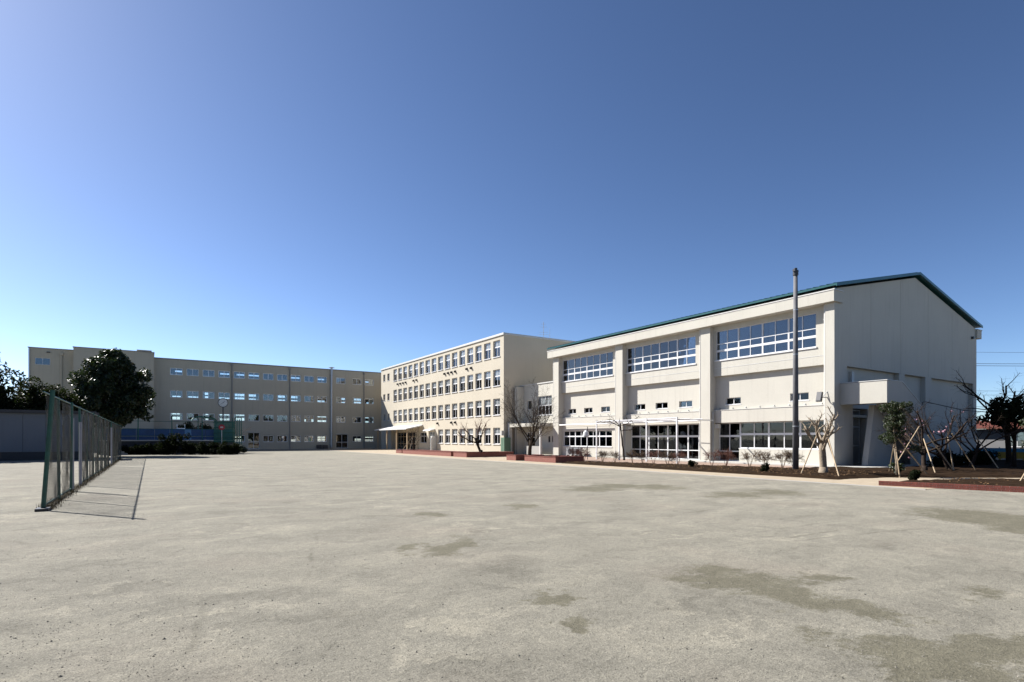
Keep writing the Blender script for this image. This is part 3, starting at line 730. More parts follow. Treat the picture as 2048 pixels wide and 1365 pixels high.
# gable end wall: core plus plaster panels parted by joints
def top(x): return 12.05+(2.72)*(1-abs(x-50.6)/12.6)-.16
core = MB(); core.grid(('Y', YE), XP+.001, XE, 0, 12.0, [(40.9, 43.75, .0, 4.05), (39.45, 40.5, 4.5, 6.62)], .36, .6)
core.prism([(XP+.4, 12.001), (XE, 12.001), (50.6, 14.6)], lambda u, v, w_: (u, w_, v), YE+.36, YE+.6); core.build('wall', 'cream_plaster', B)
xs = [XP+.45, 43.4, 48.1, 53.0, 57.8, XE]
for k in range(5):
    a, c = xs[k]+(.015 if k else 0), xs[k+1]-(.015 if k < 4 else 0)
    pl = [(a, 6.88), (c, 6.88), (c, top(c))]+([(50.6, top(50.6))] if a < 50.6 < c else [])+[(a, top(a))]
    b = MB(); b.prism(pl, lambda u, v, w_: (u, w_, v), YE+.003, YE+.358); b.build('wall_panel', 'cream_plaster', B)
for (a, c, z0, z1) in ((XP+.45, 39.33, 0, 6.877), (47.84, 48.8, 0, 6.877), (52.5, 53.65, 0, 6.877), (62.55, XE, 0, 6.877),
                       (43.8, 47.837, 0, 3.3), (48.803, 52.497, 0, 3.3), (53.653, 62.547, 0, 3.3), (39.333, 40.85, 0, 4.4)):
    b = MB(); b.box(a, c, YE+.004, YE+.357, z0, z1); b.build('wall_panel', 'cream_plaster', B)
# upper door on the landing, gate below it
PE = ('Y', YE)
window(B, PE, 39.45, 40.5, 4.5, 6.62, .37, panes_grid(1.05, 2.12, [1], [1.1, .8], .1, .1, .12), 'glass_tinted', .06, name='door')
b = MB(); b.fbox(PE, 41.0, 41.35, .15, .34, 5.4, 6.6); b.build('wall_box', 'soft_white', B)
b = MB(); b.box(43.76, 43.9, YE+.37, YE+1.4, 0, 4.05); b.box(40.75, 40.89, YE+.61, YE+1.4, 0, 4.05); b.box(40.9, 43.75, YE+.61, YE+1.4, 4.06, 4.2); b.build('porch_wall', 'cream_plaster', B)
gt = MB(); gt.fbox(PE, 41.0, 41.1, .8, .86, .1, 4.0); gt.fbox(PE, 43.4, 43.5, .8, .86, .1, 4.0)
for z in (.1, 1.35, 2.72, 3.92): gt.fbox(PE, 41.1, 43.4, .8, .86, z, z+.08)
gate = gt.build('gate', 'soft_white', B)
for k in range(17):
    if 'gbar' not in CACHE:
        q = MB(); q.tube([(0, 0, 0), (0, 0, 3.8)], .014, 6); CACHE['gbar'] = q.mesh('bar', 'soft_white')
    place('bar', CACHE['gbar'], gate, (41.22+k*.1275, YE+.83, .15))
b = MB(); b.box(40.9, 43.75, YE+1.41, YE+1.6, 0, 4.2); b.build('porch_wall', 'interior_wall', B)
b = MB(); b.fbox(PE, 62.0, 62.25, -.2, .0, 10.9, 11.1); b.build('wall_lamp', 'dark_metal', B)
b = MB(); b.fbox(PE, 46.6, 47.5, -.03, .002, 1.0, 2.6); b.build('wall_panel_door', 'steel_grey', B)
# outside stair: landing box, raking parapet, tapering fin
SX0, SX1, SY0, SY1 = 39.10, 44.7, 16.5, YE+.002
b = MB(); b.box(SX0, SX0+.16, SY0, SY1, 4.2, 5.6); b.build('stair_parapet', 'cream_plaster', B)
rk = [(SX0+.162, 4.2), (41.0, 4.2), (SX1, 2.3), (SX1, 3.92), (41.2, 5.62), (SX0+.162, 5.602)]
b = MB(); b.prism(rk, lambda u, v, w_: (u, w_, v), SY0, SY0+.16); b.build('stair_parapet', 'cream_plaster', B)
b = MB(); b.box(SX0-.03, SX0+.2, SY0-.03, SY1, 5.623, 5.67); b.prism([(SX0+.202, 5.623), (41.2, 5.623), (SX1, 3.925), (SX1, 3.97), (41.22, 5.67), (SX0+.202, 5.67)], lambda u, v, w_: (u, w_, v), SY0-.03, SY0+.2); b.build('coping', 'soft_white', B)
b = MB(); b.box(SX0+.162, 41.1, SY0+.162, SY1, 4.25, 4.45); b.build('landing', 'concrete', B)
b = MB()
for k in range(10):
    x = 41.1+k*.33; z = 4.45-(k+1)*.19; b.box(x, x+.34, SY0+.162, 18.0, z-.22, z)
b.build('stair_flight', 'concrete', B)
b = MB(); b.box(44.42, 45.8, SY0, SY1-.01, 2.2, 2.38); b.build('landing', 'concrete', B)
b = MB()
for k in range(12):
    x = 45.82+k*.28; z = 2.2-k*.18; b.box(x, x+.29, 18.05, SY1-.01, max(0, z-.4), z)
b.build('stair_flight', 'concrete', B)
b = MB(); b.prism([(39.95, 0), (43.7, 0), (43.7, 2.9), (42.2, 4.19), (41.0, 4.19)], lambda u, v, w_: (u, w_, v), 18.05, 18.4); b.build('fin', 'cream_plaster', B)
b = MB(); b.box(44.75, 45.5, 17.0, 17.4, 0, 2.2); b.build('fin', 'cream_plaster', B)
# air conditioners, lamp, wall lights on the hall
for k, y in enumerate((47.0, 45.7)):
    T = thing('air_conditioner', ('grey outdoor air conditioner below hall windows, nearer the link block', 'grey outdoor air conditioner below hall windows, farther from the link block')[k], 'air conditioner', (38.2, y, 0), 'air conditioners beside the hall')
    b = MB(); b.box(38.0, 38.4, y-.5, y+.5, .15, .95); b.build('casing', 'steel_grey', T)
    b = MB(); b.disc((37.985, y-.12, .55), (1, 0, 0), .3, .025, 20); b.build('fan_grille', 'dark_metal', T)
    b = MB(); b.box(38.05, 38.35, y-.42, y-.34, .014, .148); b.box(38.05, 38.35, y+.34, y+.42, .014, .148); b.build('foot', 'dark_metal', T)
for k, (y, pos) in enumerate(((38.95, 'middle glazed bay of the hall'), (28.9, 'hall glazing nearest the tall pole'))):
    T = thing('wall_light', 'white box lamp high beside the %s' % pos, 'lamp', (39.2, y, 2.9), 'box lamps on the hall')
    b = MB(); b.box(38.95, 39.3, y-.02, y+.28, 2.75, 3.1); b.build('lamp_housing', 'white_paint', T)
    b = MB(); b.box(39.302, 39.5, y+.08, y+.2, 2.85, 3.0); b.build('bracket', 'steel_grey', T)
T = thing('floodlight', 'black floodlight on a bracket at the hall corner above the pollarded tree', 'lamp', (37.9, 19.9, 4.6))
b = MB(); b.prism([(37.6, 4.42), (37.75, 4.38), (37.92, 5.02), (37.77, 5.06)], lambda u, v, w_: (u, w_, v), 19.85, 20.2); b.build('lamp_head', 'dark_metal', T)
b = MB(); b.prism([(37.597, 4.47), (37.752, 5.01), (37.744, 5.014), (37.589, 4.475)], lambda u, v, w_: (u, w_, v), 19.88, 20.17); b.build('lens', 'dark_metal', T)
b = MB(); b.tube([(37.85, 20.02, 4.75), (38.1, 20.02, 4.7), (38.36, 19.8, 4.7)], .03, 6); b.tube([(38.1, 20.02, 4.7), (38.36, 19.8, 5.1)], .02, 6); b.build('bracket', 'steel_grey', T)

# ------------------------------------------------------------------ plant helpers
def rv(rn): 
    while True:
        v = Vector((rn.uniform(-1, 1), rn.uniform(-1, 1), rn.uniform(-1, 1)))
        if .05 < v.length < 1: return v.normalized()
def grow(mbs, p, d, L, r, lvl, rn, q):
    """recursive limb; mbs[0] takes trunk and limbs, mbs[1] the twigs"""
    n = q['seg'][min(lvl, len(q['seg'])-1)]; pts = [Vector(p)]; rr = [r]; d = Vector(d).normalized(); end = q['end'][min(lvl, len(q['end'])-1)]
    wd = q['wander'][min(lvl, len(q['wander'])-1)]; up = q['up'][min(lvl, len(q['up'])-1)]
    for k in range(n):
        d = (d+rv(rn)*wd+Vector((0, 0, up))).normalized(); pts.append(pts[-1]+d*(L/n)); rr.append(r*(1-(1-end)*(k+1)/n))
    mb = mbs[0] if lvl < q.get('split', 2) else mbs[1]
    mb.tube(pts, rr, (8, 6, 5, 3, 3)[min(lvl, 4)], lvl < 3)
    if lvl+1 >= q['levels']:
        return
    nc = q['n'][lvl]; t0 = q['t0'][min(lvl, len(q['t0'])-1)]
    az = rn.uniform(0, 6.28)
    for c_ in range(nc):
        t = t0+(1-t0)*(c_+rn.uniform(.2, .9))/nc; t = min(t, .999); i = int(t*n); f_ = t*n-i
        pp = pts[i].lerp(pts[i+1], f_); rad = rr[i]+(rr[i+1]-rr[i])*f_; dd = (pts[i+1]-pts[i]).normalized()
        az += 2.4+rn.uniform(-.5, .5); ang = math.radians(q['ang'][min(lvl, len(q['ang'])-1)]*rn.uniform(.7, 1.25))
        a = dd.orthogonal().normalized(); b_ = dd.cross(a)
        nd_ = dd*math.cos(ang)+(a*math.cos(az)+b_*math.sin(az))*math.sin(ang)
        k_ = q['k'][min(lvl, len(q['k'])-1)]
        grow(mbs, pp, nd_, L*k_*rn.uniform(.75, 1.15)*(1-.35*(t-t0)), max(rad*q['rk'][min(lvl, len(q['rk'])-1)], q['rmin']), lvl+1, rn, q)
def bare_tree(name, label, base, H, r0, seed, q, bark, twig, lean=(0, 0, 1), group=None):
    T = thing(name, label, 'tree', base, group); rn = random.Random(seed); m0, m1 = MB(), MB()
    grow((m0, m1), Vector(base)-Vector((0, 0, .1)), lean, H*q['trunk'], r0, 0, rn, q)
    b0 = Vector(base); m0.tube([b0-Vector((0, 0, .12)), b0+Vector((0, 0, .05)), b0+Vector((0, 0, .3))+Vector(lean)*.05], [r0*1.7, r0*1.35, r0*1.02], 8)
    m0.build('trunk', bark, T, smooth=True); m1.build('crown', twig, T)
    return T, m0, m1
VASE = dict(levels=5, seg=(4, 6, 5, 4, 3), end=(.75, .35, .3, .3, .3), wander=(.08, .16, .2, .22, .25), up=(.05, .09, .06, .04, .0), n=(6, 7, 6, 4), t0=(.55, .25, .2, .15), ang=(42, 38, 40, 45), k=(2.0, .5, .5, .5), rk=(.55, .5, .55, .6), rmin=.007, trunk=.30, split=2)
def scatter_leaves(cl, n, size, rn, flat=.35, elong=2.0):
    """cl: list of (centre, radius); returns verts, faces of bent leaf diamonds spread through the clumps"""
    rs_ = np.random.RandomState(rn.randint(0, 99999)); cc = np.array([list(c)+[r] for c, r in cl]); wts = cc[:, 3]**2; wts /= wts.sum()
    idx = rs_.choice(len(cc), n, p=wts); d = rs_.normal(size=(n, 3)); d /= np.linalg.norm(d, axis=1)[:, None]
    rad = rs_.uniform(.25, 1, n)**.45
    p = cc[idx, :3]+d*(cc[idx, 3]*rad)[:, None]
    nrm = d*.8+rs_.normal(size=(n, 3))*.7+np.array([0, 0, flat]); nrm /= np.linalg.norm(nrm, axis=1)[:, None]
    a = np.cross(nrm, rs_.normal(size=(n, 3))); a /= np.linalg.norm(a, axis=1)[:, None]; b_ = np.cross(nrm, a)
    s = size*rs_.uniform(.6, 1.3, n)[:, None]
    v = np.stack([p-a*s*elong*.5, p+b_*s*.45+nrm*s*.12, p+a*s*elong*.5, p-b_*s*.45+nrm*s*.12], 1).reshape(-1, 3)
    i = np.arange(n)[:, None]*4; f = np.concatenate([i+np.array([[0, 1, 2]]), i+np.array([[0, 2, 3]])], 1).reshape(-1, 3)
    return v, f
def leaf_object(name, cl, n, size, mat, parent, seed, org=None, **kw):
    v, f = scatter_leaves(cl, n, size, random.Random(seed), **kw); b = MB(); b.v = [tuple(x) for x in v]; b.f = [tuple(x) for x in f]
    return b.build(name, mat, parent, org)
def crown_clumps(c, rx, ry, rz, n, cr, rn, lo=.45):
    out = []
    for k in range(n):
        d = rv(rn); t = rn.uniform(lo, 1); out.append((Vector((c[0]+d.x*rx*t, c[1]+d.y*ry*t, c[2]+d.z*rz*t)), cr*rn.uniform(.6, 1.3)))
    return out
def leafy_tree(name, label, base, zc, rx, ry, rz, r0, seed, nclump, cr, nleaf, size, mat, group=None, bark='bark_dark', cat='tree', lo=.45, twigs=True):
    T = thing(name, label, cat, base, group); rn = random.Random(seed); b0 = Vector(base); top = Vector((base[0], base[1], zc))
    cl = crown_clumps(top, rx, ry, rz, nclump, cr, rn, lo); m = MB()
    m.tube([b0-Vector((0, 0, .1)), b0.lerp(top, .3)+rv(rn)*.05, b0.lerp(top, .7)+rv(rn)*.1, top+Vector((0, 0, rz*.4))], [r0*1.35, r0, r0*.75, r0*.25], 8)
    for c, r in cl[::max(1, nclump//26)]:
        s_ = b0.lerp(top, rn.uniform(.45, .95)); m.tube([s_, s_.lerp(c, .5)+rv(rn)*.15, c], [r0*.35, r0*.2, r0*.06], 5)
    m.build('trunk', bark, T, smooth=True)
    leaf_object('crown', cl, nleaf, size, mat, T, seed+1); return T
def shrub(label, base, H, R, seed, twig, group, dense=1.0, name='bare_shrub'):
    T = thing(name, label, 'shrub', base, group); rn = random.Random(seed); m = MB(); m2 = MB(); b0 = Vector(base)
    for k in range(rn.randint(4, 6)):
        a = rn.uniform(0, 6.28); d = Vector((math.cos(a)*.45, math.sin(a)*.45, 1)).normalized(); L = H*rn.uniform(.55, .75)
        p1 = b0+d*L*.5+rv(rn)*.04; p2 = b0+d*L+rv(rn)*.06; m.tube([b0+Vector((d.x*.06, d.y*.06, -.08)), p1, p2], [.016, .012, .008], 5)
        for j in range(int(9*dense)):
            s_ = p1.lerp(p2, rn.uniform(.1, 1)); dd = (rv(rn)+Vector((d.x*1.2, d.y*1.2, .8))).normalized(); e = s_+dd*R*rn.uniform(.35, .75)
            m2.tube([s_, s_.lerp(e, .5)+rv(rn)*.02, e], [.007, .006, .004], 3, False)
            for i in range(int(5*dense)):
                s2 = s_.lerp(e, rn.uniform(.4, 1)); e2 = s2+(dd+rv(rn)*1.1).normalized()*R*rn.uniform(.14, .32); m2.tube([s2, e2], [.005, .0035], 3, False)
    m.build('stem', twig, T); m2.build('twigs', twig, T); return T
def stake(a, b_, label, group='wooden tree stakes', r=.03):
    m = MB(); a = Vector(a); b_ = Vector(b_); m.tube([a-(b_-a).normalized()*.1, a.lerp(b_, .5), b_], [r, r*.97, r*.88], 8)
    o = m.build('tree_stake', 'stake_wood', org=tuple(a), smooth=False); tag(o, label, 'stake', group); return o

# ------------------------------------------------------------------ left side: fence
XF = -2.37; FH = 3.15; fy = [19.1+3.1*k for k in range(16)]
T = thing('chain_link_fence', 'tall green chain link fence running away along the yard at the left', 'fence', (XF, 42, 0))
for k, y in enumerate(fy):
    lean = .2 if k == 0 else random.Random(k).uniform(-.03, .03)
    b = MB(); b.tube([(XF, y, 0), (XF+lean, y+(.9 if k == 0 else 0)*.0, FH+.05)], .042 if k else .055, 8); b.build('post', 'green_post', T)
for z in (FH, .12):
    for k in range(15):
        if k in (2, 9) and z < 3: continue
        b = MB(); b.tube([(XF, fy[k]+.04, z), (XF, fy[k+1]-.04, z)], .022, 6); b.build('rail', 'green_post', T)
def net(y0, y1, seed, torn=0):
    rn = random.Random(seed); b = MB(); sp = .085; H = FH-.16
    def bulge(y, z): return .02*math.sin(3.1*y+seed)*math.sin(2.3*z+1.3*seed)
    L = y1-y0; s = -H
    while s < L:
        for sg in (1, -1):
            pts = []
            for j in range(9):
                z = H*j/8; u = s+z if sg > 0 else s+H-z
                if 0 <= u <= L and (not torn or u < L-torn*(.5+.5*math.sin(z*2.1+seed))*(1 if z < 2.4 else .3)): pts.append((XF+.05+bulge(y0+u, z), y0+u, .09+z))
                else:
                    if len(pts) > 1: b.tube(pts, .0024, 3, False)
                    pts = []
            if len(pts) > 1: b.tube(pts, .0024, 3, False)
        s += sp
    return b
for k in range(15):
    if k in (2, 9): continue
    net(fy[k]+.04, fy[k+1]-.04, k+1, .9 if k == 1 else 0).build('net', 'green_net', T)
b = MB(); b.box(XF-.14, XF+.14, 18.85, 19.35, -.02, .07); b.build('post_base', 'dark_metal', T)
for y, z in ((fy[2]+.25, 2.62), (fy[3]-.05, 2.55), (fy[10]-.1, 2.7)):
    b = MB(); b.tube([(XF+.02, y, -.1), (XF+.02, y, z)], .05, 10); b.disc((XF+.02, y, z+.012), (0, 0, 1), .052, .024, 10)
    lab = {2.62: 'white pipe post nearest the camera in the fence gap', 2.55: 'white pipe post on the far side of the near fence gap', 2.7: 'white pipe post in the far gap of the fence'}[z]
    tag(b.build('gate_post', 'post_white', org=(XF, y, 0)), lab, 'post', 'white posts in the fence gaps')
rn = random.Random(77); b = MB()
for k in range(5200):
    y = 19.2+45*rn.random()**1.3; x = XF+rn.gauss(0.03, .10); h_ = rn.uniform(.03, .12)*(1+.8*math.sin(y*1.7)**2); a = rn.uniform(0, 6.28); t_ = rn.uniform(.0, .12)
    b.poly([(x, y, -.01), (x+.012*math.cos(a), y+.012*math.sin(a), -.01), (x+t_*math.sin(a), y+t_*math.cos(a), h_)])
tag(b.build('dry_weeds', 'dry_grass'), 'dry brown weeds growing along the foot of the fence', 'weeds', kind='stuff')

# ------------------------------------------------------------------ left side: store, hedge, trees
YS = 64.0
T = thing('storage_shed', 'grey white panelled shed with dark roof and plinth behind the fence at far left', 'shed', (-8, YS+2, 0))
for k in range(4):
    x0 = -10.85+k*1.55; b = MB(); b.box(x0+.012, x0+1.538, YS, YS+.09, .75, 4.15); b.build('wall_panel', 'grey_panel', T)
b = MB(); b.box(-10.85, -4.65, YS+.092, YS+4, .74, 4.16); b.build('wall', 'grey_panel', T)
b = MB(); b.box(-10.82, -4.68, YS+.03, YS+3.95, 0, .738); b.build('plinth', 'dark_metal', T)
b = MB(); b.box(-11.3, -4.2, YS-.35, YS+4.4, 4.165, 4.42); b.build('roof', 'roof_dark', T)
leafy_tree('evergreen_tree', 'dark evergreen at the left edge rising over the shed roof', (-15.6, 69.5, 0), 6.2, 4.9, 3.2, 4.6, .3, 21, 170, 1.1, 30000, .19, 'leaf_hedge')
leafy_tree('evergreen_tree', 'lower rounded evergreen between the shed roof and the end of the taupe wing', (-9.6, 73, 0), 4.2, 3.9, 2.6, 3.0, .25, 22, 150, .95, 26000, .17, 'leaf_hedge')
leafy_tree('evergreen_tree', 'dark bushy tree standing in shade beside the far left frame edge', (-12.6, 66.6, 0), 4.2, 2.2, 1.4, 2.8, .2, 25, 60, .8, 9000, .18, 'leaf_dark')
mx, my = on_depth(224, 61.0)
T = thing('magnolia_tree', 'large round glossy leaved evergreen in front of the taupe stair tower', 'tree', (mx, my, 0)); rn = random.Random(31); cl = []
def mprof(t): return 3.75*(1-abs(2*t-.72)**2.2/1.9)*(.35+.65*min(1, t/.12)) if t < .36 else 3.75*max(.15, 1-((t-.36)/.66)**2.9)
for k in range(300):
    t_ = rn.random()**.9; z = 3.55+7.6*t_; a = rn.uniform(0, 6.28); lob = 1+.13*math.sin(3*a+4*t_)+.09*math.sin(5*a-7*t_+1); q_ = mprof(t_)*lob*math.sqrt(rn.uniform(.12, 1))*.86
    p = Vector((mx+q_*math.cos(a), my+q_*math.sin(a), z)); 
    if p.z < 4.6 and (p.x-mx)*.84-(p.y-my)*.55 < -.8: continue
    cl.append((p, rn.uniform(.42, .85)))
m = MB(); m.tube([(mx, my, -.1), (mx+.1, my, 2), (mx, my+.1, 5), (mx+.1, my, 9.5)], [.42, .33, .24, .06], 9)
for c, r in cl[::8]:
    s_ = Vector((mx+.05, my, min(8, max(2.2, c.z-rn.uniform(.8, 2.5))))); m.tube([s_, s_.lerp(c, .5)+rv(rn)*.2, c], [.11, .07, .02], 5)
m.build('trunk', 'bark_dark', T, smooth=True); leaf_object('crown', cl, 42000, .17, 'leaf_magnolia', T, 32)

# ------------------------------------------------------------------ swimming pool on its raised deck
YP = 82.0
T = thing('swimming_pool', 'blue walled school pool raised on a dark base behind the hedge', 'pool', (3, YP+4, 0))
b = MB(); b.box(-5.0, 9.3, YP-.9, YP+11, 0, 1.62); b.build('base', 'roof_dark', T)
b = MB(); b.box(-5.1, 9.4, YP-1.0, YP-.1, 1.622, 1.74); b.build('ledge', 'soft_white', T)
x = -4.9; k = 0; rn = random.Random(8)
while x < 9.0:
    wd = rn.choice([1.6, 1.9, .75]); pale = wd < 1
    b = MB(); b.box(x+.015, x+wd-.015, YP, YP+.12, 1.76, 3.16); b.build('wall_panel', 'pool_blue_pale' if pale else 'pool_blue', T); x += wd
b = MB(); b.box(-4.9, 9.2, YP-.05, YP+.15, 2.2, 2.26); b.build('hand_rail', 'soft_white', T)
b = MB()
for k in range(8): b.box(-4.6+k*.3, -4.3+k*.3, YP-2.6, YP-1.02, 0, 1.62-k*.2)
b.build('steps', 'concrete', T)
T = thing('pool_fence', 'green steel post and rail fence with netting around the pool', 'fence', (2, YP-.7, 1.6))
px = [-4.6, -1.2, 2.3, 5.6, 9.1]
for x in px:
    b = MB(); b.tube([(x, YP-.8, 1.6), (x, YP-.8, 4.65)], .06, 8); b.build('post', 'pool_net_green', T)
for z in (2.25, 3.1, 4.05):
    b = MB(); b.tube([(px[0], YP-.8, z), (px[-1], YP-.8, z)], .028, 6); b.build('rail', 'pool_net_green', T)
# windbreak screen of slats on the side that comes towards the yard
for k in range(5):
    b = MB(); y = YP-.8-k*1.6; b.tube([(9.35, y, 1.2), (9.35, y, 4.3+.25*(k == 4))], .05, 8); b.build('post', 'pool_net_green', T)
for k in range(22):
    z = 1.45+k*.125; b = MB(); b.box(6.9, 9.3, YP-1.05, YP-1.03, z, z+.10); b.build('slat', 'pool_net_green', T)
for z in (1.9, 2.6, 3.3, 4.0):
    b = MB(); b.tube([(6.8, YP-1.12, z), (9.34, YP-1.12, z+.12)], .035, 6); b.build('brace', 'green_post', T)
T = thing('pool_shelter', 'small green curved roof on posts above the pool deck', 'shelter', (6.1, YP+1, 1.7))
prof = [(4.55, 4.42), (4.75, 4.62), (5.1, 4.82), (5.6, 4.86), (6.6, 4.72), (7.15, 4.6), (7.4, 4.35), (7.5, 3.9)]
b = MB(); b.prism(prof+[(u-.02 if i < 7 else u-.22, v-.14) for i, (u, v) in reversed(list(enumerate(prof)))], lambda u, v, w_: (u, w_, v), YP+.4, YP+2.6); b.build('roof', 'pool_net_green', T)
for x in (5.3, 7.3):
    b = MB(); b.tube([(x, YP+1.5, 1.62), (x, YP+1.5, 4.62 if x < 6 else 4.3)], .06, 8); b.build('post', 'pool_net_green', T)
b = MB(); b.tube([(2.9, YP+.6, 3.75), (2.9, YP+.6, 3.2), (3.75, YP+.6, 3.2), (3.75, YP+.6, 3.75)], .07, 8); b.tube([(3.3, YP+.6, 1.62), (3.3, YP+.6, 3.2)], .05, 8)
tag(b.build('pool_bracket', 'white_paint', org=(3.3, YP+.6, 1.62)), 'white U shaped bracket standing at the pool edge', 'bracket')
for k, (x, lab) in enumerate(((4.4, 'round clipped dark shrub behind the pool, left of the pair'), (6.7, 'round clipped dark shrub behind the pool, beneath the green curved roof'))):
    leafy_tree('clipped_shrub', lab, (x, YP+13, 0), 3.0, 1.2, 1.1, 1.2, .12, 50+k, 24, .45, 2200, .12, 'leaf_hedge', 'clipped shrubs behind the pool', cat='shrub')
# hedge of dark bushes in front of the pool
hp = [(-2.6, 80.2, .9, 1.1), (-1.2, 79.6, 1.0, 1.2), (.3, 79.0, 1.1, 1.3), (1.9, 77.8, 1.5, 1.6), (2.6, 78.6, 1.7, 3.0), (3.9, 77.0, 1.1, 1.5), (5.2, 76.2, 1.1, 1.45), (6.4, 75.4, 1.0, 1.4), (7.5, 74.6, .95, 1.35), (8.5, 75.6, .9, 1.2)]
wordsH = ['low dark hedge bush beside the pool steps', 'dark hedge bush second from the pool steps', 'dark hedge bush just left of the tall dark bush', 'broad dark bush at the foot of the tall dark bush', 'tall dark bush rising in front of the blue pool wall', 'dark hedge bush just right of the tall dark bush', 'dark hedge bush below the green curved pool roof', 'dark hedge bush below the left end of the green slat screen', 'dark hedge bush in front of the clock pole', 'last dark bush at the right end of the pool hedge']
for k, (x, y, r, hh) in enumerate(hp):
    leafy_tree('hedge_bush', wordsH[k], (x, y, 0), hh*.5, r*1.05, r*.8, hh*.5, .06, 60+k, 26, .38, 2600, .11, 'leaf_dark', 'bushes of the pool hedge', cat='shrub', lo=.1)
leafy_tree('garden_shrub', 'pale green low shrub at the foot of the clock pole', (9.6, 78.2, 0), .6, .9, .9, .55, .04, 81, 14, .3, 1100, .09, 'leaf_right', cat='shrub', lo=.1)
BR = dict(VASE, n=(7, 6, 5, 3), trunk=.28)
bare_tree('bare_tree', 'small reddish bare tree behind the pool screen and the clock', (9.6, 88, 0), 6.0, .10, 91, BR, 'twig_brown', 'twig_brown')

# clock on its pole, round sign
cxk, cyk = on_depth(446, 74.0)
dirc = (Vector((-cxk, -cyk, 0))).normalized()
T = thing('clock_pole', 'round white yard clock on a slim black pole', 'clock', (cxk, cyk, 0))
zc = zat(806, 74.0); fc = Vector((cxk, cyk, zc)); side = Vector((-dirc.y, dirc.x, 0)); upv = Vector((0, 0, 1))
b = MB(); b.tube([(cxk, cyk, -.1), (cxk, cyk, zc-.5)], [.10, .075], 10); b.build('pole', 'dark_metal', T)
b = MB(); b.disc(fc, dirc, .62, .22, 32); hs = b.build('clock_case', 'dark_metal', T)
fcf = fc+dirc*.112
b = MB(); b.disc(fcf, dirc, .54, .012, 32); face = b.build('clock_face', 'clock_white', T)
def flat_bar(c, d, L0, L1, wd, off):
    d = d.normalized(); p = d.cross(dirc).normalized(); o = dirc*off; m = MB()
    q = [c+o+d*L0-p*wd/2, c+o+d*L0+p*wd/2, c+o+d*L1+p*wd/2, c+o+d*L1-p*wd/2]; m.poly(q); m.poly([v+dirc*.006 for v in reversed(q)])
    return m
sr = -side                                        # to the right as seen from the yard
for k in range(12):
    a = math.radians(30*k); flat_bar(fcf, sr*math.sin(a)+upv*math.cos(a), .41, .50, .035 if k % 3 else .05, .012).build('hour_mark', 'dark_metal', face)
for a, L, wd in ((math.radians(-48), .27, .05), (math.radians(-62+180+10), .40, .035)):
    flat_bar(fcf, sr*math.sin(a)+upv*math.cos(a), -.06, L, wd, .02).build('hand', 'dark_metal', face)
sx, sy = on_depth(443.5, 72.0); zs = zat(855, 72.0); sc_ = Vector((sx, sy, zs)); dirs = Vector((-sx, -sy, 0)).normalized(); dirc2 = dirs
T = thing('round_sign', 'red round road sign on a white post in front of the clock pole', 'sign', (sx, sy, 0))
b = MB(); b.tube([(sx, sy, -.1), (sx, sy, zs-.2)], .045, 8); b.build('post', 'white_paint', T)
b = MB(); b.disc(sc_+dirs*.07, dirs, .36, .02, 28); pl = b.build('sign_plate', 'sign_red', T)
dirc = dirs; side = Vector((-dirs.y, dirs.x, 0))
for dz in (-.05, .05): flat_bar(sc_+dirs*.07+upv*dz, side, -.16, .16, .07, .014).build('mark', 'clock_white', pl)

# ------------------------------------------------------------------ brick planters
def planter(label, x0, x1, y0, y1, h_, soil=True):
    T = thing('brick_planter', label, 'planter', ((x0+x1)/2, (y0+y1)/2, 0), 'red brick planters in front of the school'); t_ = .2
    b = MB(); b.box(x0, x0+t_, y0, y1, 0, h_); b.box(x1-t_, x1, y0, y1, 0, h_); b.box(x0+t_, x1-t_, y0, y0+t_, 0, h_); b.box(x0+t_, x1-t_, y1-t_, y1, 0, h_); b.build('wall', 'brick_wall', T)
    b = MB(); e = .025; z0, z1 = h_+.002, h_+.055
    b.box(x0-e, x0+t_+e, y0-e, y1+e, z0, z1); b.box(x1-t_-e, x1+e, y0-e, y1+e, z0, z1); b.box(x0+t_+e, x1-t_-e, y0-e, y0+t_+e, z0, z1); b.box(x0+t_+e, x1-t_-e, y1-t_-e, y1+e, z0, z1); b.build('cap', 'brick_red', T)
    b = MB(); b.box(x0+t_, x1-t_, y0+t_, y1-t_, 0, h_-.05); b.build('soil', 'soil', T)
planter('small brick planter left of the long one, below the entrance canopy', 27.3, 29.2, 68.0, 70.0, .40)
planter('long brick planter in front of the middle wing entrance', 27.0, 29.0, 53.4, 67.0, .45)
planter('deep brick planter holding the pruned plum tree', 26.9, 32.6, 49.7, 52.6, .45)
planter('small brick planter beside the big bare tree', 26.6, 29.6, 40.2, 41.7, .42)
planter('brick planter at the foot of the big bare tree, nearest the hall', 26.7, 29.6, 34.7, 39.0, .42)
PRUNE = dict(levels=4, seg=(4, 5, 4, 3), end=(.75, .55, .4, .3), wander=(.14, .28, .3, .3), up=(.05, .12, .12, .05), n=(5, 4, 6), t0=(.5, .45, .3), ang=(48, 45, 50), k=(1.5, .5, .55), rk=(.6, .6, .35), rmin=.008, trunk=.36, split=2)
bare_tree('bare_tree', 'big dark bare tree with spreading twigs in front of the link block', (27.6, 40.0-.4, .05), 7.3, .19, 101, dict(VASE, n=(8, 9, 9, 6), t0=(.5, .2, .15, .1), ang=(42, 34, 36, 40), k=(2.1, .5, .5, .5), rk=(.40, .42, .5, .6), rmin=.006, trunk=.28, wander=(.08, .14, .2, .22, .25)), 'bark_mid', 'bark_mid')
bare_tree('bare_tree', 'pruned plum tree with knobbly limbs in the deep brick planter', (29.3, 50.9, .38), 5.0, .15, 112, PRUNE, 'bark_dark', 'twig_red', lean=(-.25, .25, 1))
yx, yy = G(827, 901, .4)
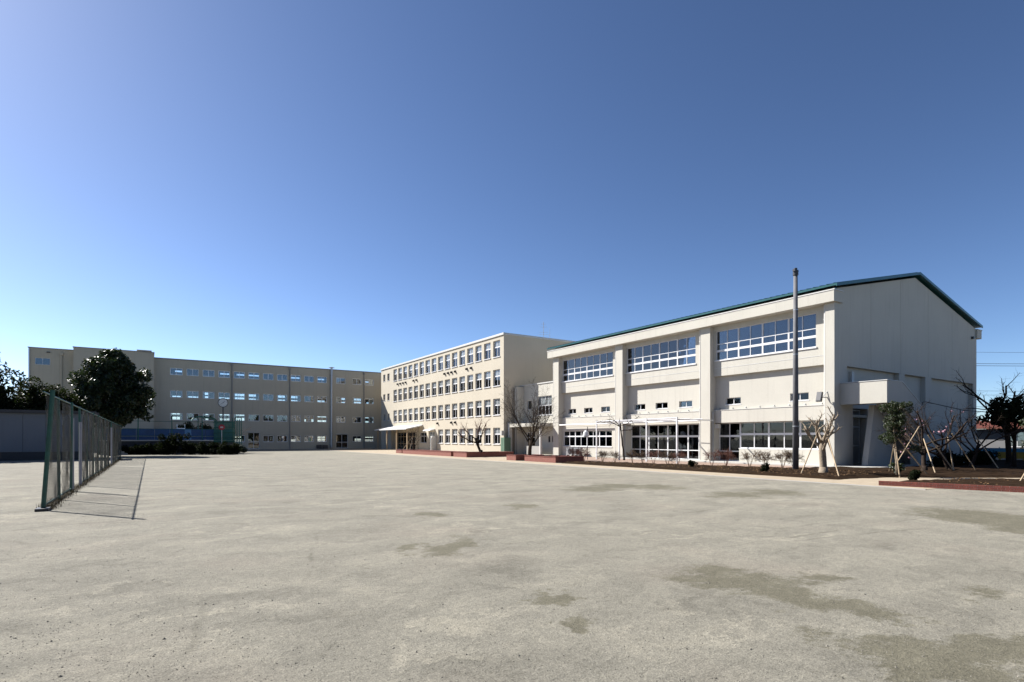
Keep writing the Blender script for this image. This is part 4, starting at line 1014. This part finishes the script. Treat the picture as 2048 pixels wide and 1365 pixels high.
bare_tree('bare_tree', 'slim young bare tree between two stakes before the entrance canopy', (yx, yy, .02), 5.2, .08, 123, dict(VASE, trunk=.42, n=(9, 6, 4, 2), t0=(.3, .25, .2), levels=4, k=(.85, .55, .5)), 'bark_dark', 'bark_dark')
stake((yx-1.6, yy+.6, .02), (yx-.1, yy, 2.2), 'wooden stake leaning on the young tree from its left')
stake((yx-1.0, yy-.9, .02), (yx-.05, yy, 2.3), 'wooden stake leaning on the young tree from the front')

# ------------------------------------------------------------------ in front of the hall
T = thing('utility_pole', 'tall bare grey concrete pole in the soil bed before the hall', 'pole', (31.62, 18.15, 0))
b = MB(); b.tube([(31.62, 18.15, -.3), (31.62, 18.15, 6), (31.62, 18.15, 11.45)], [.172, .142, .11], 16); b.build('shaft', 'utility_concrete', T, smooth=True)
b = MB(); b.disc((31.62, 18.15, 11.55), (0, 0, 1), .15, .2, 14); b.box(31.42, 31.82, 18.08, 18.22, 11.66, 11.78); b.disc((31.62, 18.15, 11.72), (0, 0, 1), .09, .3, 12); b.build('cap', 'dark_metal', T)
for z in (2.6, 6.8, 9.4):
    r_ = .172-.0056*z+.01; b = MB(); b.tube([(31.62, 18.15, z), (31.62, 18.15, z+.06)], r_, 16); b.build('band', 'steel_grey', T)
# pergola
T = thing('pergola', 'white steel pergola in front of the middle bay of the hall', 'pergola', (35, 34, 0))
gp = [(35.0, 39.2), (34.7, 35.9), (34.4, 32.4), (34.0, 28.9)]; PZ = 3.46
for (x, y) in gp:
    b = MB(); b.box(x-.05, x+.05, y-.05, y+.05, .015, PZ+.12); b.build('post', 'white_aluminium', T)
    b = MB(); b.box(x+.052, 38.34, y-.03, y+.03, PZ-.1, PZ-.02); b.build('cross_beam', 'white_aluminium', T)
for k in range(3):
    (xa, ya), (xb, yb) = gp[k], gp[k+1]; b = MB(); b.tube([(xa, ya-.06, PZ+.04), (xb, yb+.06, PZ+.04)], .05, 4); b.build('beam', 'white_aluminium', T)
for t_ in (.35, .7):
    b = MB(); b.tube([(35.0+(38.3-35)*t_, 39.2, PZ+.02), (34.0+(38.3-34)*t_, 28.9, PZ+.02)], .03, 4); b.build('lath', 'white_aluminium', T)
WIS = dict(levels=4, seg=(7, 7, 5, 3), end=(.8, .5, .4, .3), wander=(.16, .45, .5, .4), up=(.12, .0, .0, .0), n=(4, 4, 4), t0=(.7, .3, .3), ang=(65, 55, 50), k=(.75, .4, .4), rk=(.7, .6, .5), rmin=.008, trunk=.8, split=2)
V, _, _ = bare_tree('climbing_vine', 'twisted bare vine climbing the pergola', (34.95, 35.55, .02), 4.2, .07, 131, WIS, 'bark_dark', 'bark_dark'); V['category'] = 'vine'
V['label'] = 'twisted bare vine climbing the pergola post left of the tall glazing'
T = thing('garden_lamp', 'white dome lamp on a thin dark pole before the first hall bay', 'lamp', (33.2, 38.4, 0))
b = MB(); b.tube([(33.2, 38.4, 0), (33.2, 38.4, 3.0)], .03, 8); b.build('pole', 'dark_metal', T)
b = MB(); b.tube([(33.05, 38.45, 2.1), (33.05, 38.45, 2.2), (33.05, 38.45, 2.5), (33.05, 38.45, 2.68)], [.3, .3, .24, .06], 14); b.build('lamp_shade', 'white_paint', T)
b = MB(); b.tube([(33.05, 38.45, 2.04), (33.05, 38.45, 2.1)], .17, 12); b.build('bulb_cover', 'steel_grey', T)

# pollarded tree with stakes
POL = dict(levels=4, seg=(4, 5, 4, 3), end=(.85, .62, .6, .5), wander=(.06, .22, .25, .3), up=(.02, .22, .2, .05), n=(7, 4, 3), t0=(.62, .35, .6), ang=(50, 42, 45), k=(.9, .42, .5), rk=(.48, .7, .6), rmin=.012, trunk=.52, split=4)
TX, TY = 29.8, 15.6
_, m0, m1 = bare_tree('pollarded_tree', 'pollarded tree with thick pale trunk and stubby limbs beside the tall pole', (TX, TY, .06), 3.6, .19, 144, POL, 'bark_pale', 'bark_grey')
stake((27.9, 15.75, .05), (29.75, 15.75, 2.5), 'stake leaning from the left against the pollarded tree')
stake((27.7, 13.75, .05), (29.65, 15.45, 2.6), 'stake leaning from the right against the pollarded tree')
stake((31.2, 15.5, .05), (29.9, 15.65, 2.4), 'stake behind the pollarded tree')
# young evergreen with stakes
EX, EY = 31.0, 12.6
T = thing('young_evergreen', 'slim staked evergreen with leafy top in front of the outside stair', 'tree', (EX, EY, 0)); rn = random.Random(151); m = MB()
m.tube([(EX, EY, -.1), (EX-.05, EY+.03, .8), (EX-.12, EY+.12, 1.8), (EX-.08, EY+.15, 2.8), (EX, EY+.1, 3.6)], [.085, .07, .055, .04, .015], 8)
cl = [(Vector((EX+rn.gauss(-.05, .23), EY+rn.gauss(.12, .25), rn.uniform(1.7, 3.65))), rn.uniform(.10, .22)) for k in range(60)]+[(Vector((EX+.35, EY-.55, 1.45)), .2), (Vector((EX+.5, EY-.7, 1.42)), .18)]
for c, r in cl: 
    s_ = Vector((EX-.08, EY+.1, max(1.3, c.z-.4))); m.tube([s_, s_.lerp(c, .5)+rv(rn)*.05, c], [.022, .014, .006], 5)
m.build('trunk', 'bark_pale', T, smooth=True); leaf_object('crown', cl, 9000, .045, 'leaf_right', T, 152)
stake((33.9, 14.2, .05), (31.1, 12.75, 2.0), 'stake leaning from behind left against the slim staked evergreen')
stake((30.45, 12.3, .05), (30.85, 12.75, 2.6), 'pale stake standing close along the trunk of the slim staked evergreen')
stake((32.6, 11.9, .05), (31.05, 12.6, 1.9), 'stake leaning from the right against the slim staked evergreen')
# dark trees in the shade of the hall end
DK = dict(PRUNE, n=(6, 5, 7), trunk=.42, levels=4)
bare_tree('bare_tree', 'dark crooked bare tree with forked trunk beside the stair parapet', (36.2, 13.4, .05), 4.0, .13, 161, DK, 'bark_dark', 'bark_dark', lean=(.2, .1, 1))
FT, fm0, fm1 = bare_tree('blossom_tree', 'dark bare tree carrying a few pink blossoms before the hall end', (39.0, 13.2, .05), 4.1, .12, 172, DK, 'bark_dark', 'bark_dark', lean=(-.2, .3, 1))
rn = random.Random(9); b = MB()
for k in range(46):
    p = Vector(fm1.v[rn.randrange(len(fm1.v))]); 
    for j in range(3):
        q = p+rv(rn)*.05; d = rv(rn)*.045; e = rv(rn)*.045; b.poly([q-d, q+e, q+d, q-e])
b.build('blossom', 'pink_petal', FT)
bare_tree('bare_tree', 'thin dark bare tree close to the right corner of the hall end', (43.6, 13.6, .05), 4.0, .11, 183, DK, 'bark_dark', 'bark_dark', lean=(.15, -.1, 1))
for a, c, lab in (((34.6, 12.3, .05), (36.1, 13.4, 1.9), 'sunlit pale stake propping the dark forked tree'), ((37.4, 12.4, .05), (36.4, 13.3, 2.1), 'shaded stake on the right of the dark forked tree'), ((34.9, 14.5, .05), (36.1, 13.6, 2.6), 'long stake crossing behind the dark forked tree'),
                  ((40.2, 12.3, .05), (39.1, 13.1, 2.2), 'shaded stake right of the blossom tree'), ((37.9, 12.6, .05), (38.8, 13.2, 2.0), 'shaded stake left of the blossom tree'), ((42.5, 11.9, .05), (43.5, 13.4, 2.2), 'shaded stake beside the thin tree at the hall corner'),
                  ((29.9, 7.75, .05), (32.2, 7.3, 2.3), 'sunlit stake cut by the right frame edge')):
    stake(a, c, lab)
# right hand greenery
leafy_tree('evergreen_tree', 'broad leaved dark evergreen right of the hall, bare branches above', (46.2, 12.2, 0), 3.5, 2.1, 1.9, 1.2, .10, 201, 46, .34, 1900, .15, 'leaf_dark', lo=.3)
leafy_tree('evergreen_tree', 'lighter green rounded evergreen cut by the right frame edge', (36.3, 8.0, 0), 2.3, 1.25, 1.2, 1.5, .1, 202, 60, .34, 7500, .075, 'leaf_right', lo=.2)
bare_tree('bare_tree', 'tall bare tree with crooked branches above the dark evergreen', (50.5, 13.6, 0), 8.3, .18, 213, dict(PRUNE, trunk=.5, n=(5, 5, 6), t0=(.6, .35, .3), k=(.8, .55, .5)), 'bark_dark', 'bark_dark')
for k, (x, y, lab) in enumerate(((44.0, 15.0, 'dark low bush at the foot of the hall end wall, left one'), (47.5, 14.6, 'dark low bush at the foot of the hall end wall, middle one'), (51.5, 15.2, 'dark low bush at the foot of the hall end wall, right one'))):
    leafy_tree('low_bush', lab, (x, y, 0), .55, 1.5, .9, .6, .05, 220+k, 22, .35, 2000, .09, 'leaf_dark', 'bushes below the hall end wall', cat='shrub', lo=.1)
leafy_tree('broad_leaf_plant', 'small glossy broad leaved plant beside the slim staked evergreen', (32.4, 13.2, .05), .45, .3, .3, .4, .02, 231, 8, .16, 130, .13, 'leaf_right', cat='plant', lo=.1)
for k, (px_, py_, lab) in enumerate(((1385, 938, 'small dark shrub in the soil bed before the middle pier of the hall'), (1532, 948, 'small dark shrub in the soil bed left of the tall pole'), (1832, 965, 'small dark red shrub behind the brick edging'))):
    x, y = G(px_, py_); leafy_tree('small_shrub', lab, (x, y, .05), .3, .3, .3, .26, .02, 240+k, 10, .12, 900, .05, 'leaf_dark', 'small dark shrubs in the soil bed', cat='shrub', lo=.1)
# bare shrubs in a row along the paving
sp = [(1150, 922, 'twig_red', 1.0), (1168, 923, 'twig_red', .95), (1205, 926, 'twig_brown', .85), (1230, 927, 'twig_brown', .85), (1265, 928, 'twig_brown', .9), (1285, 929, 'twig_brown', .8), (1307, 930, 'twig_red', .95), (1335, 931, 'twig_brown', .9), (1356, 932, 'twig_red', .95), (1424, 933.5, 'twig_red', 1.0), (1452, 934, 'twig_red', 1.0), (1499, 935, 'twig_brown', 1.0), (1530, 936.5, 'twig_brown', .95), (1565, 938, 'twig_brown', 1.0), (1588, 938.5, 'twig_brown', 1.0)]
ordw = ['first', 'second', 'third', 'fourth', 'fifth', 'sixth', 'seventh', 'eighth', 'ninth', 'tenth', 'eleventh', 'twelfth', 'thirteenth', 'fourteenth', 'fifteenth']
for k, (px_, py_, tw, hh) in enumerate(sp):
    x, y = G(px_, py_); shrub('bare round shrub in front of the hall, %s in the row counted from the left' % ordw[k], (x, y, .06), hh*1.25, .62, 300+k, tw, 'bare shrubs along the hall', 1.7)

# brick edging on the right, laid brick by brick
pa = Vector((24.75, 10.75, 0)); pb = Vector((26.4, 4.2, 0)); du = (pb-pa).normalized(); nn = Vector((-du.y, du.x, 0)); Lt = (pb-pa).length
if nn.x < 0: nn = -nn
T = thing('brick_edging', 'low red brick edging of the soil bed at the right', 'edging', tuple(pa)); rn = random.Random(3)
def bxl(m, s0, s1, a, c, z0, z1):
    i = len(m.v)
    for z in (z0, z1):
        for s_, t_ in ((s0, a), (s1, a), (s1, c), (s0, c)): m.v.append(tuple(pa+du*s_+nn*t_+Vector((0, 0, z))))
    m.f += [tuple(i+k for k in q) for q in ((3,2,1,0),(4,5,6,7),(0,1,5,4),(1,2,6,5),(2,3,7,6),(3,0,4,7))]
m = MB(); bxl(m, .004, Lt, .012, .095, -.02, .195); m.build('mortar', 'mortar', T)
for r_ in range(3):
    s_ = -.1 if r_ % 2 else 0
    while s_ < Lt-.2:
        a = max(s_, 0); e = s_+.21
        if e-a > .06:
            q = MB(); o = rn.uniform(-.004, .004); bxl(q, 0, e-a, 0, .11, 0, .058)
            for i, v in enumerate(q.v): q.v[i] = tuple(Vector(v)-pa)
            key = ('brk', round(e-a, 3))
            if key not in CACHE: CACHE[key] = q.mesh('brick', 'brick_red')
            place('brick', CACHE[key], T, pa+du*a+nn*o+Vector((0, 0, .004+r_*.067)))
        s_ += .22
b1 = [(25.0, 10.6), (26.6, 11.0), (30.2, 9.9), (32.5, 8.4), (36.5, 4.8), (34, 3), (26.7, 4.2)]
struct(soil_bed(b1, .14, 9, .25).build('flower_bed', 'soil', smooth=True))

# ------------------------------------------------------------------ beyond the hall on the right
T = thing('house', 'house with red tiled roof glimpsed right of the hall', 'house', (76, 16, 0))
b = MB(); b.grid(('X', 72), 10, 23, 0, 2.88, [(13, 14.8, 1.1, 2.6), (18, 19.6, 1.1, 2.6)], 0, .25); b.box(72.252, 80, 10, 10.25, 0, 2.88); b.box(72.252, 80, 22.75, 23, 0, 2.88); b.build('wall', 'house_wall', T)
b = MB(); b.prism([(71.3, 2.9), (76, 3.7), (80.7, 2.9), (80.7, 3.05), (76, 3.85), (71.3, 3.05)], lambda u, v, w_: (u, w_, v), 9.4, 23.6); b.build('roof', 'red_tile', T)
for u in (13, 18): window(T, ('X', 72), u, u+(1.8 if u == 13 else 1.6), 1.1, 2.6, .1, panes_grid(1.8 if u == 13 else 1.6, 1.5, [1, 1], [1]), 'glass_tinted')
T = thing('site_fence', 'pale blue panel fence seen below the trees at the right', 'fence', (60, 13, 0))
for k in range(8):
    y = 11.3+k*.92; b = MB(); b.box(60, 60.05, y+.01, y+.91, .3, 1.12); b.build('panel', 'fence_blue', T)
    b = MB(); b.box(60.06, 60.12, y-.03, y+.03, 0, 1.2); b.build('post', 'steel_grey', T)
b = MB(); b.box(59.6, 59.64, 15.0, 16.8, .25, .8); b.box(59.65, 59.7, 15.1, 15.2, 0, .8); b.box(59.65, 59.7, 16.6, 16.7, 0, .8); tag(b.build('barrier_board', 'yellow_board', org=(59.6, 15.9, 0)), 'yellow board in front of the pale blue fence', 'board')
leafy_tree('evergreen_tree', 'dark evergreen in front of the red roofed house', (64, 11.5, 0), 2.6, 2.0, 2.2, 1.9, .15, 261, 40, .6, 4200, .16, 'leaf_dark', lo=.2)
leafy_tree('evergreen_tree', 'distant dark evergreen mass at the right frame edge behind the lighter one', (55, 8.0, 0), 2.5, 2.2, 2.2, 2.2, .15, 262, 50, .6, 5000, .15, 'leaf_dark', lo=.2)
# overhead cables between two poles standing out of view
for k, (y0_, y1_) in enumerate(((704, 705), (727, 727), (731, 732), (781, 783), (789, 792), (813, 812))):
    d0, d1 = 95, 88; a = on_depth(1880, d0); c = on_depth(2300, d1); m = MB(); za, zb = zat(y0_, d0), zat(y1_, d1); pts = []
    for j in range(13):
        t_ = j/12; pts.append((a[0]+(c[0]-a[0])*t_, a[1]+(c[1]-a[1])*t_, za+(zb-za)*t_-.25*(1-(2*t_-1)**2)*.4))
    m.tube(pts, .035 if k in (1, 2) else .022, 4, False)
    tag(m.build('overhead_cable', 'wire_black', org=pts[0]), '%s overhead cable in the sky right of the hall, counted from the top' % ordw[k], 'cable', 'overhead cables right of the hall')
for k, (px_, d_) in enumerate(((1880, 95), (2300, 88))):
    x, y = on_depth(px_, d_); T = thing('cable_pole', ('concrete cable pole hidden behind the hall', 'concrete cable pole outside the right frame edge')[k], 'pole', (x, y, 0))
    b = MB(); b.tube([(x, y, 0), (x, y, 18)], [.2, .14], 10); b.build('shaft', 'utility_concrete', T)
    b = MB()
    for z in (15.2, 9.4): b.box(x-.7, x+.7, y-.05, y+.05, z, z+.1)
    b.build('cross_arm', 'steel_grey', T)
m = MB(); m.tube([(47.2, 17.6, 4.1), (47.2, 17.6, 4.55), (47.5, 17.5, 4.6), (52, 16.6, 4.05), (58, 15.4, 3.9), (66, 13.8, 3.9)], .03, 6); m.tube([(47.2, 17.6, 0), (47.2, 17.6, 4.1)], .035, 6); m.tube([(51.4, 16.7, 4.1), (51.4, 16.7, 0)], .03, 6); m.tube([(66, 13.8, 3.9), (66, 13.8, 0)], .04, 6)
tag(m.build('sagging_cable', 'wire_black', org=(47.2, 17.6, 0)), 'dark sagging cable on thin poles in front of the hall end wall', 'cable')

# unseen evergreens added around the yard to darken shaded walls and window reflections
BT = leafy_tree('added_blocker_tree', 'unseen evergreen added outside the frame to darken walls and reflections', (-27, 48, 0), 5.2, 4.4, 4.0, 4.4, .3, 401, 60, 1.5, 4200, .42, 'leaf_hedge', 'added evergreen belt outside the frame', lo=.3)
rn = random.Random(402)
for (x, y) in [(-26, 38), (-25, 28), (-24, 18), (-23, 8), (-22, -3), (-19, -13)]+[(-12+8.2*k, -24+rn.uniform(-2, 2)) for k in range(12)]:
    r = BT.copy(); C.objects.link(r); r.location = (x, y, 0); r.rotation_euler = (0, 0, rn.uniform(0, 6.28)); sc_k = rn.uniform(.85, 1.25); r.scale = (sc_k, sc_k, sc_k)
    for ch in list(BT.children):
        c2 = ch.copy(); C.objects.link(c2); c2.parent = r

# loose grit and small stones on the yard
rs2 = np.random.RandomState(5); b = MB(); n = 14000
d_ = 3.2+22*rs2.random_sample(n)**1.6; k_ = rs2.uniform(-.95, .95, n)
for d, k in zip(d_, k_):
    x = (F2[0]+k*R2[0])*d; y = (F2[1]+k*R2[1])*d; r = rs2.uniform(.004, .011)*(1.8 if rs2.random_sample() < .04 else 1); a = rs2.uniform(0, 6.28); i = len(b.v)
    for j in range(4): b.v.append((x+r*math.cos(a+j*1.57)*rs2.uniform(.7, 1.3), y+r*math.sin(a+j*1.57)*rs2.uniform(.7, 1.3), -.002))
    b.v.append((x, y, r*rs2.uniform(.5, .9)))
    for j in range(4): b.f.append((i+j, i+(j+1) % 4, i+4))
simple('grit', (.17, .16, .135), .95, 0, .75, 9, spec=.1)
tag(b.build('loose_grit', 'grit'), 'loose grit and small stones scattered over the sandy yard', 'grit', kind='stuff')

# fallen leaves and wood chips on the beds
rn = random.Random(12); b = MB()
for k in range(2600):
    if rn.random() < .75: x = rn.uniform(26.7, 33.0); y = rn.uniform(13.4, 33.5); 
    else: x = rn.uniform(26.6, 31); y = rn.uniform(5, 10)
    if x > 29.4+(33.8-y)*.28: continue
    p = Vector((x, y, rn.uniform(.13, .17))); d = rv(rn)*.05; e = rv(rn)*.04; d.z *= .3; e.z *= .3; b.poly([p-d, p+e, p+d, p-e])
simple('litter', (.15, .09, .045), .9, 0, .7, 6, spec=.1)
tag(b.build('leaf_litter', 'litter'), 'dry leaf litter and chips lying on the dark soil beds', 'litter', kind='stuff')
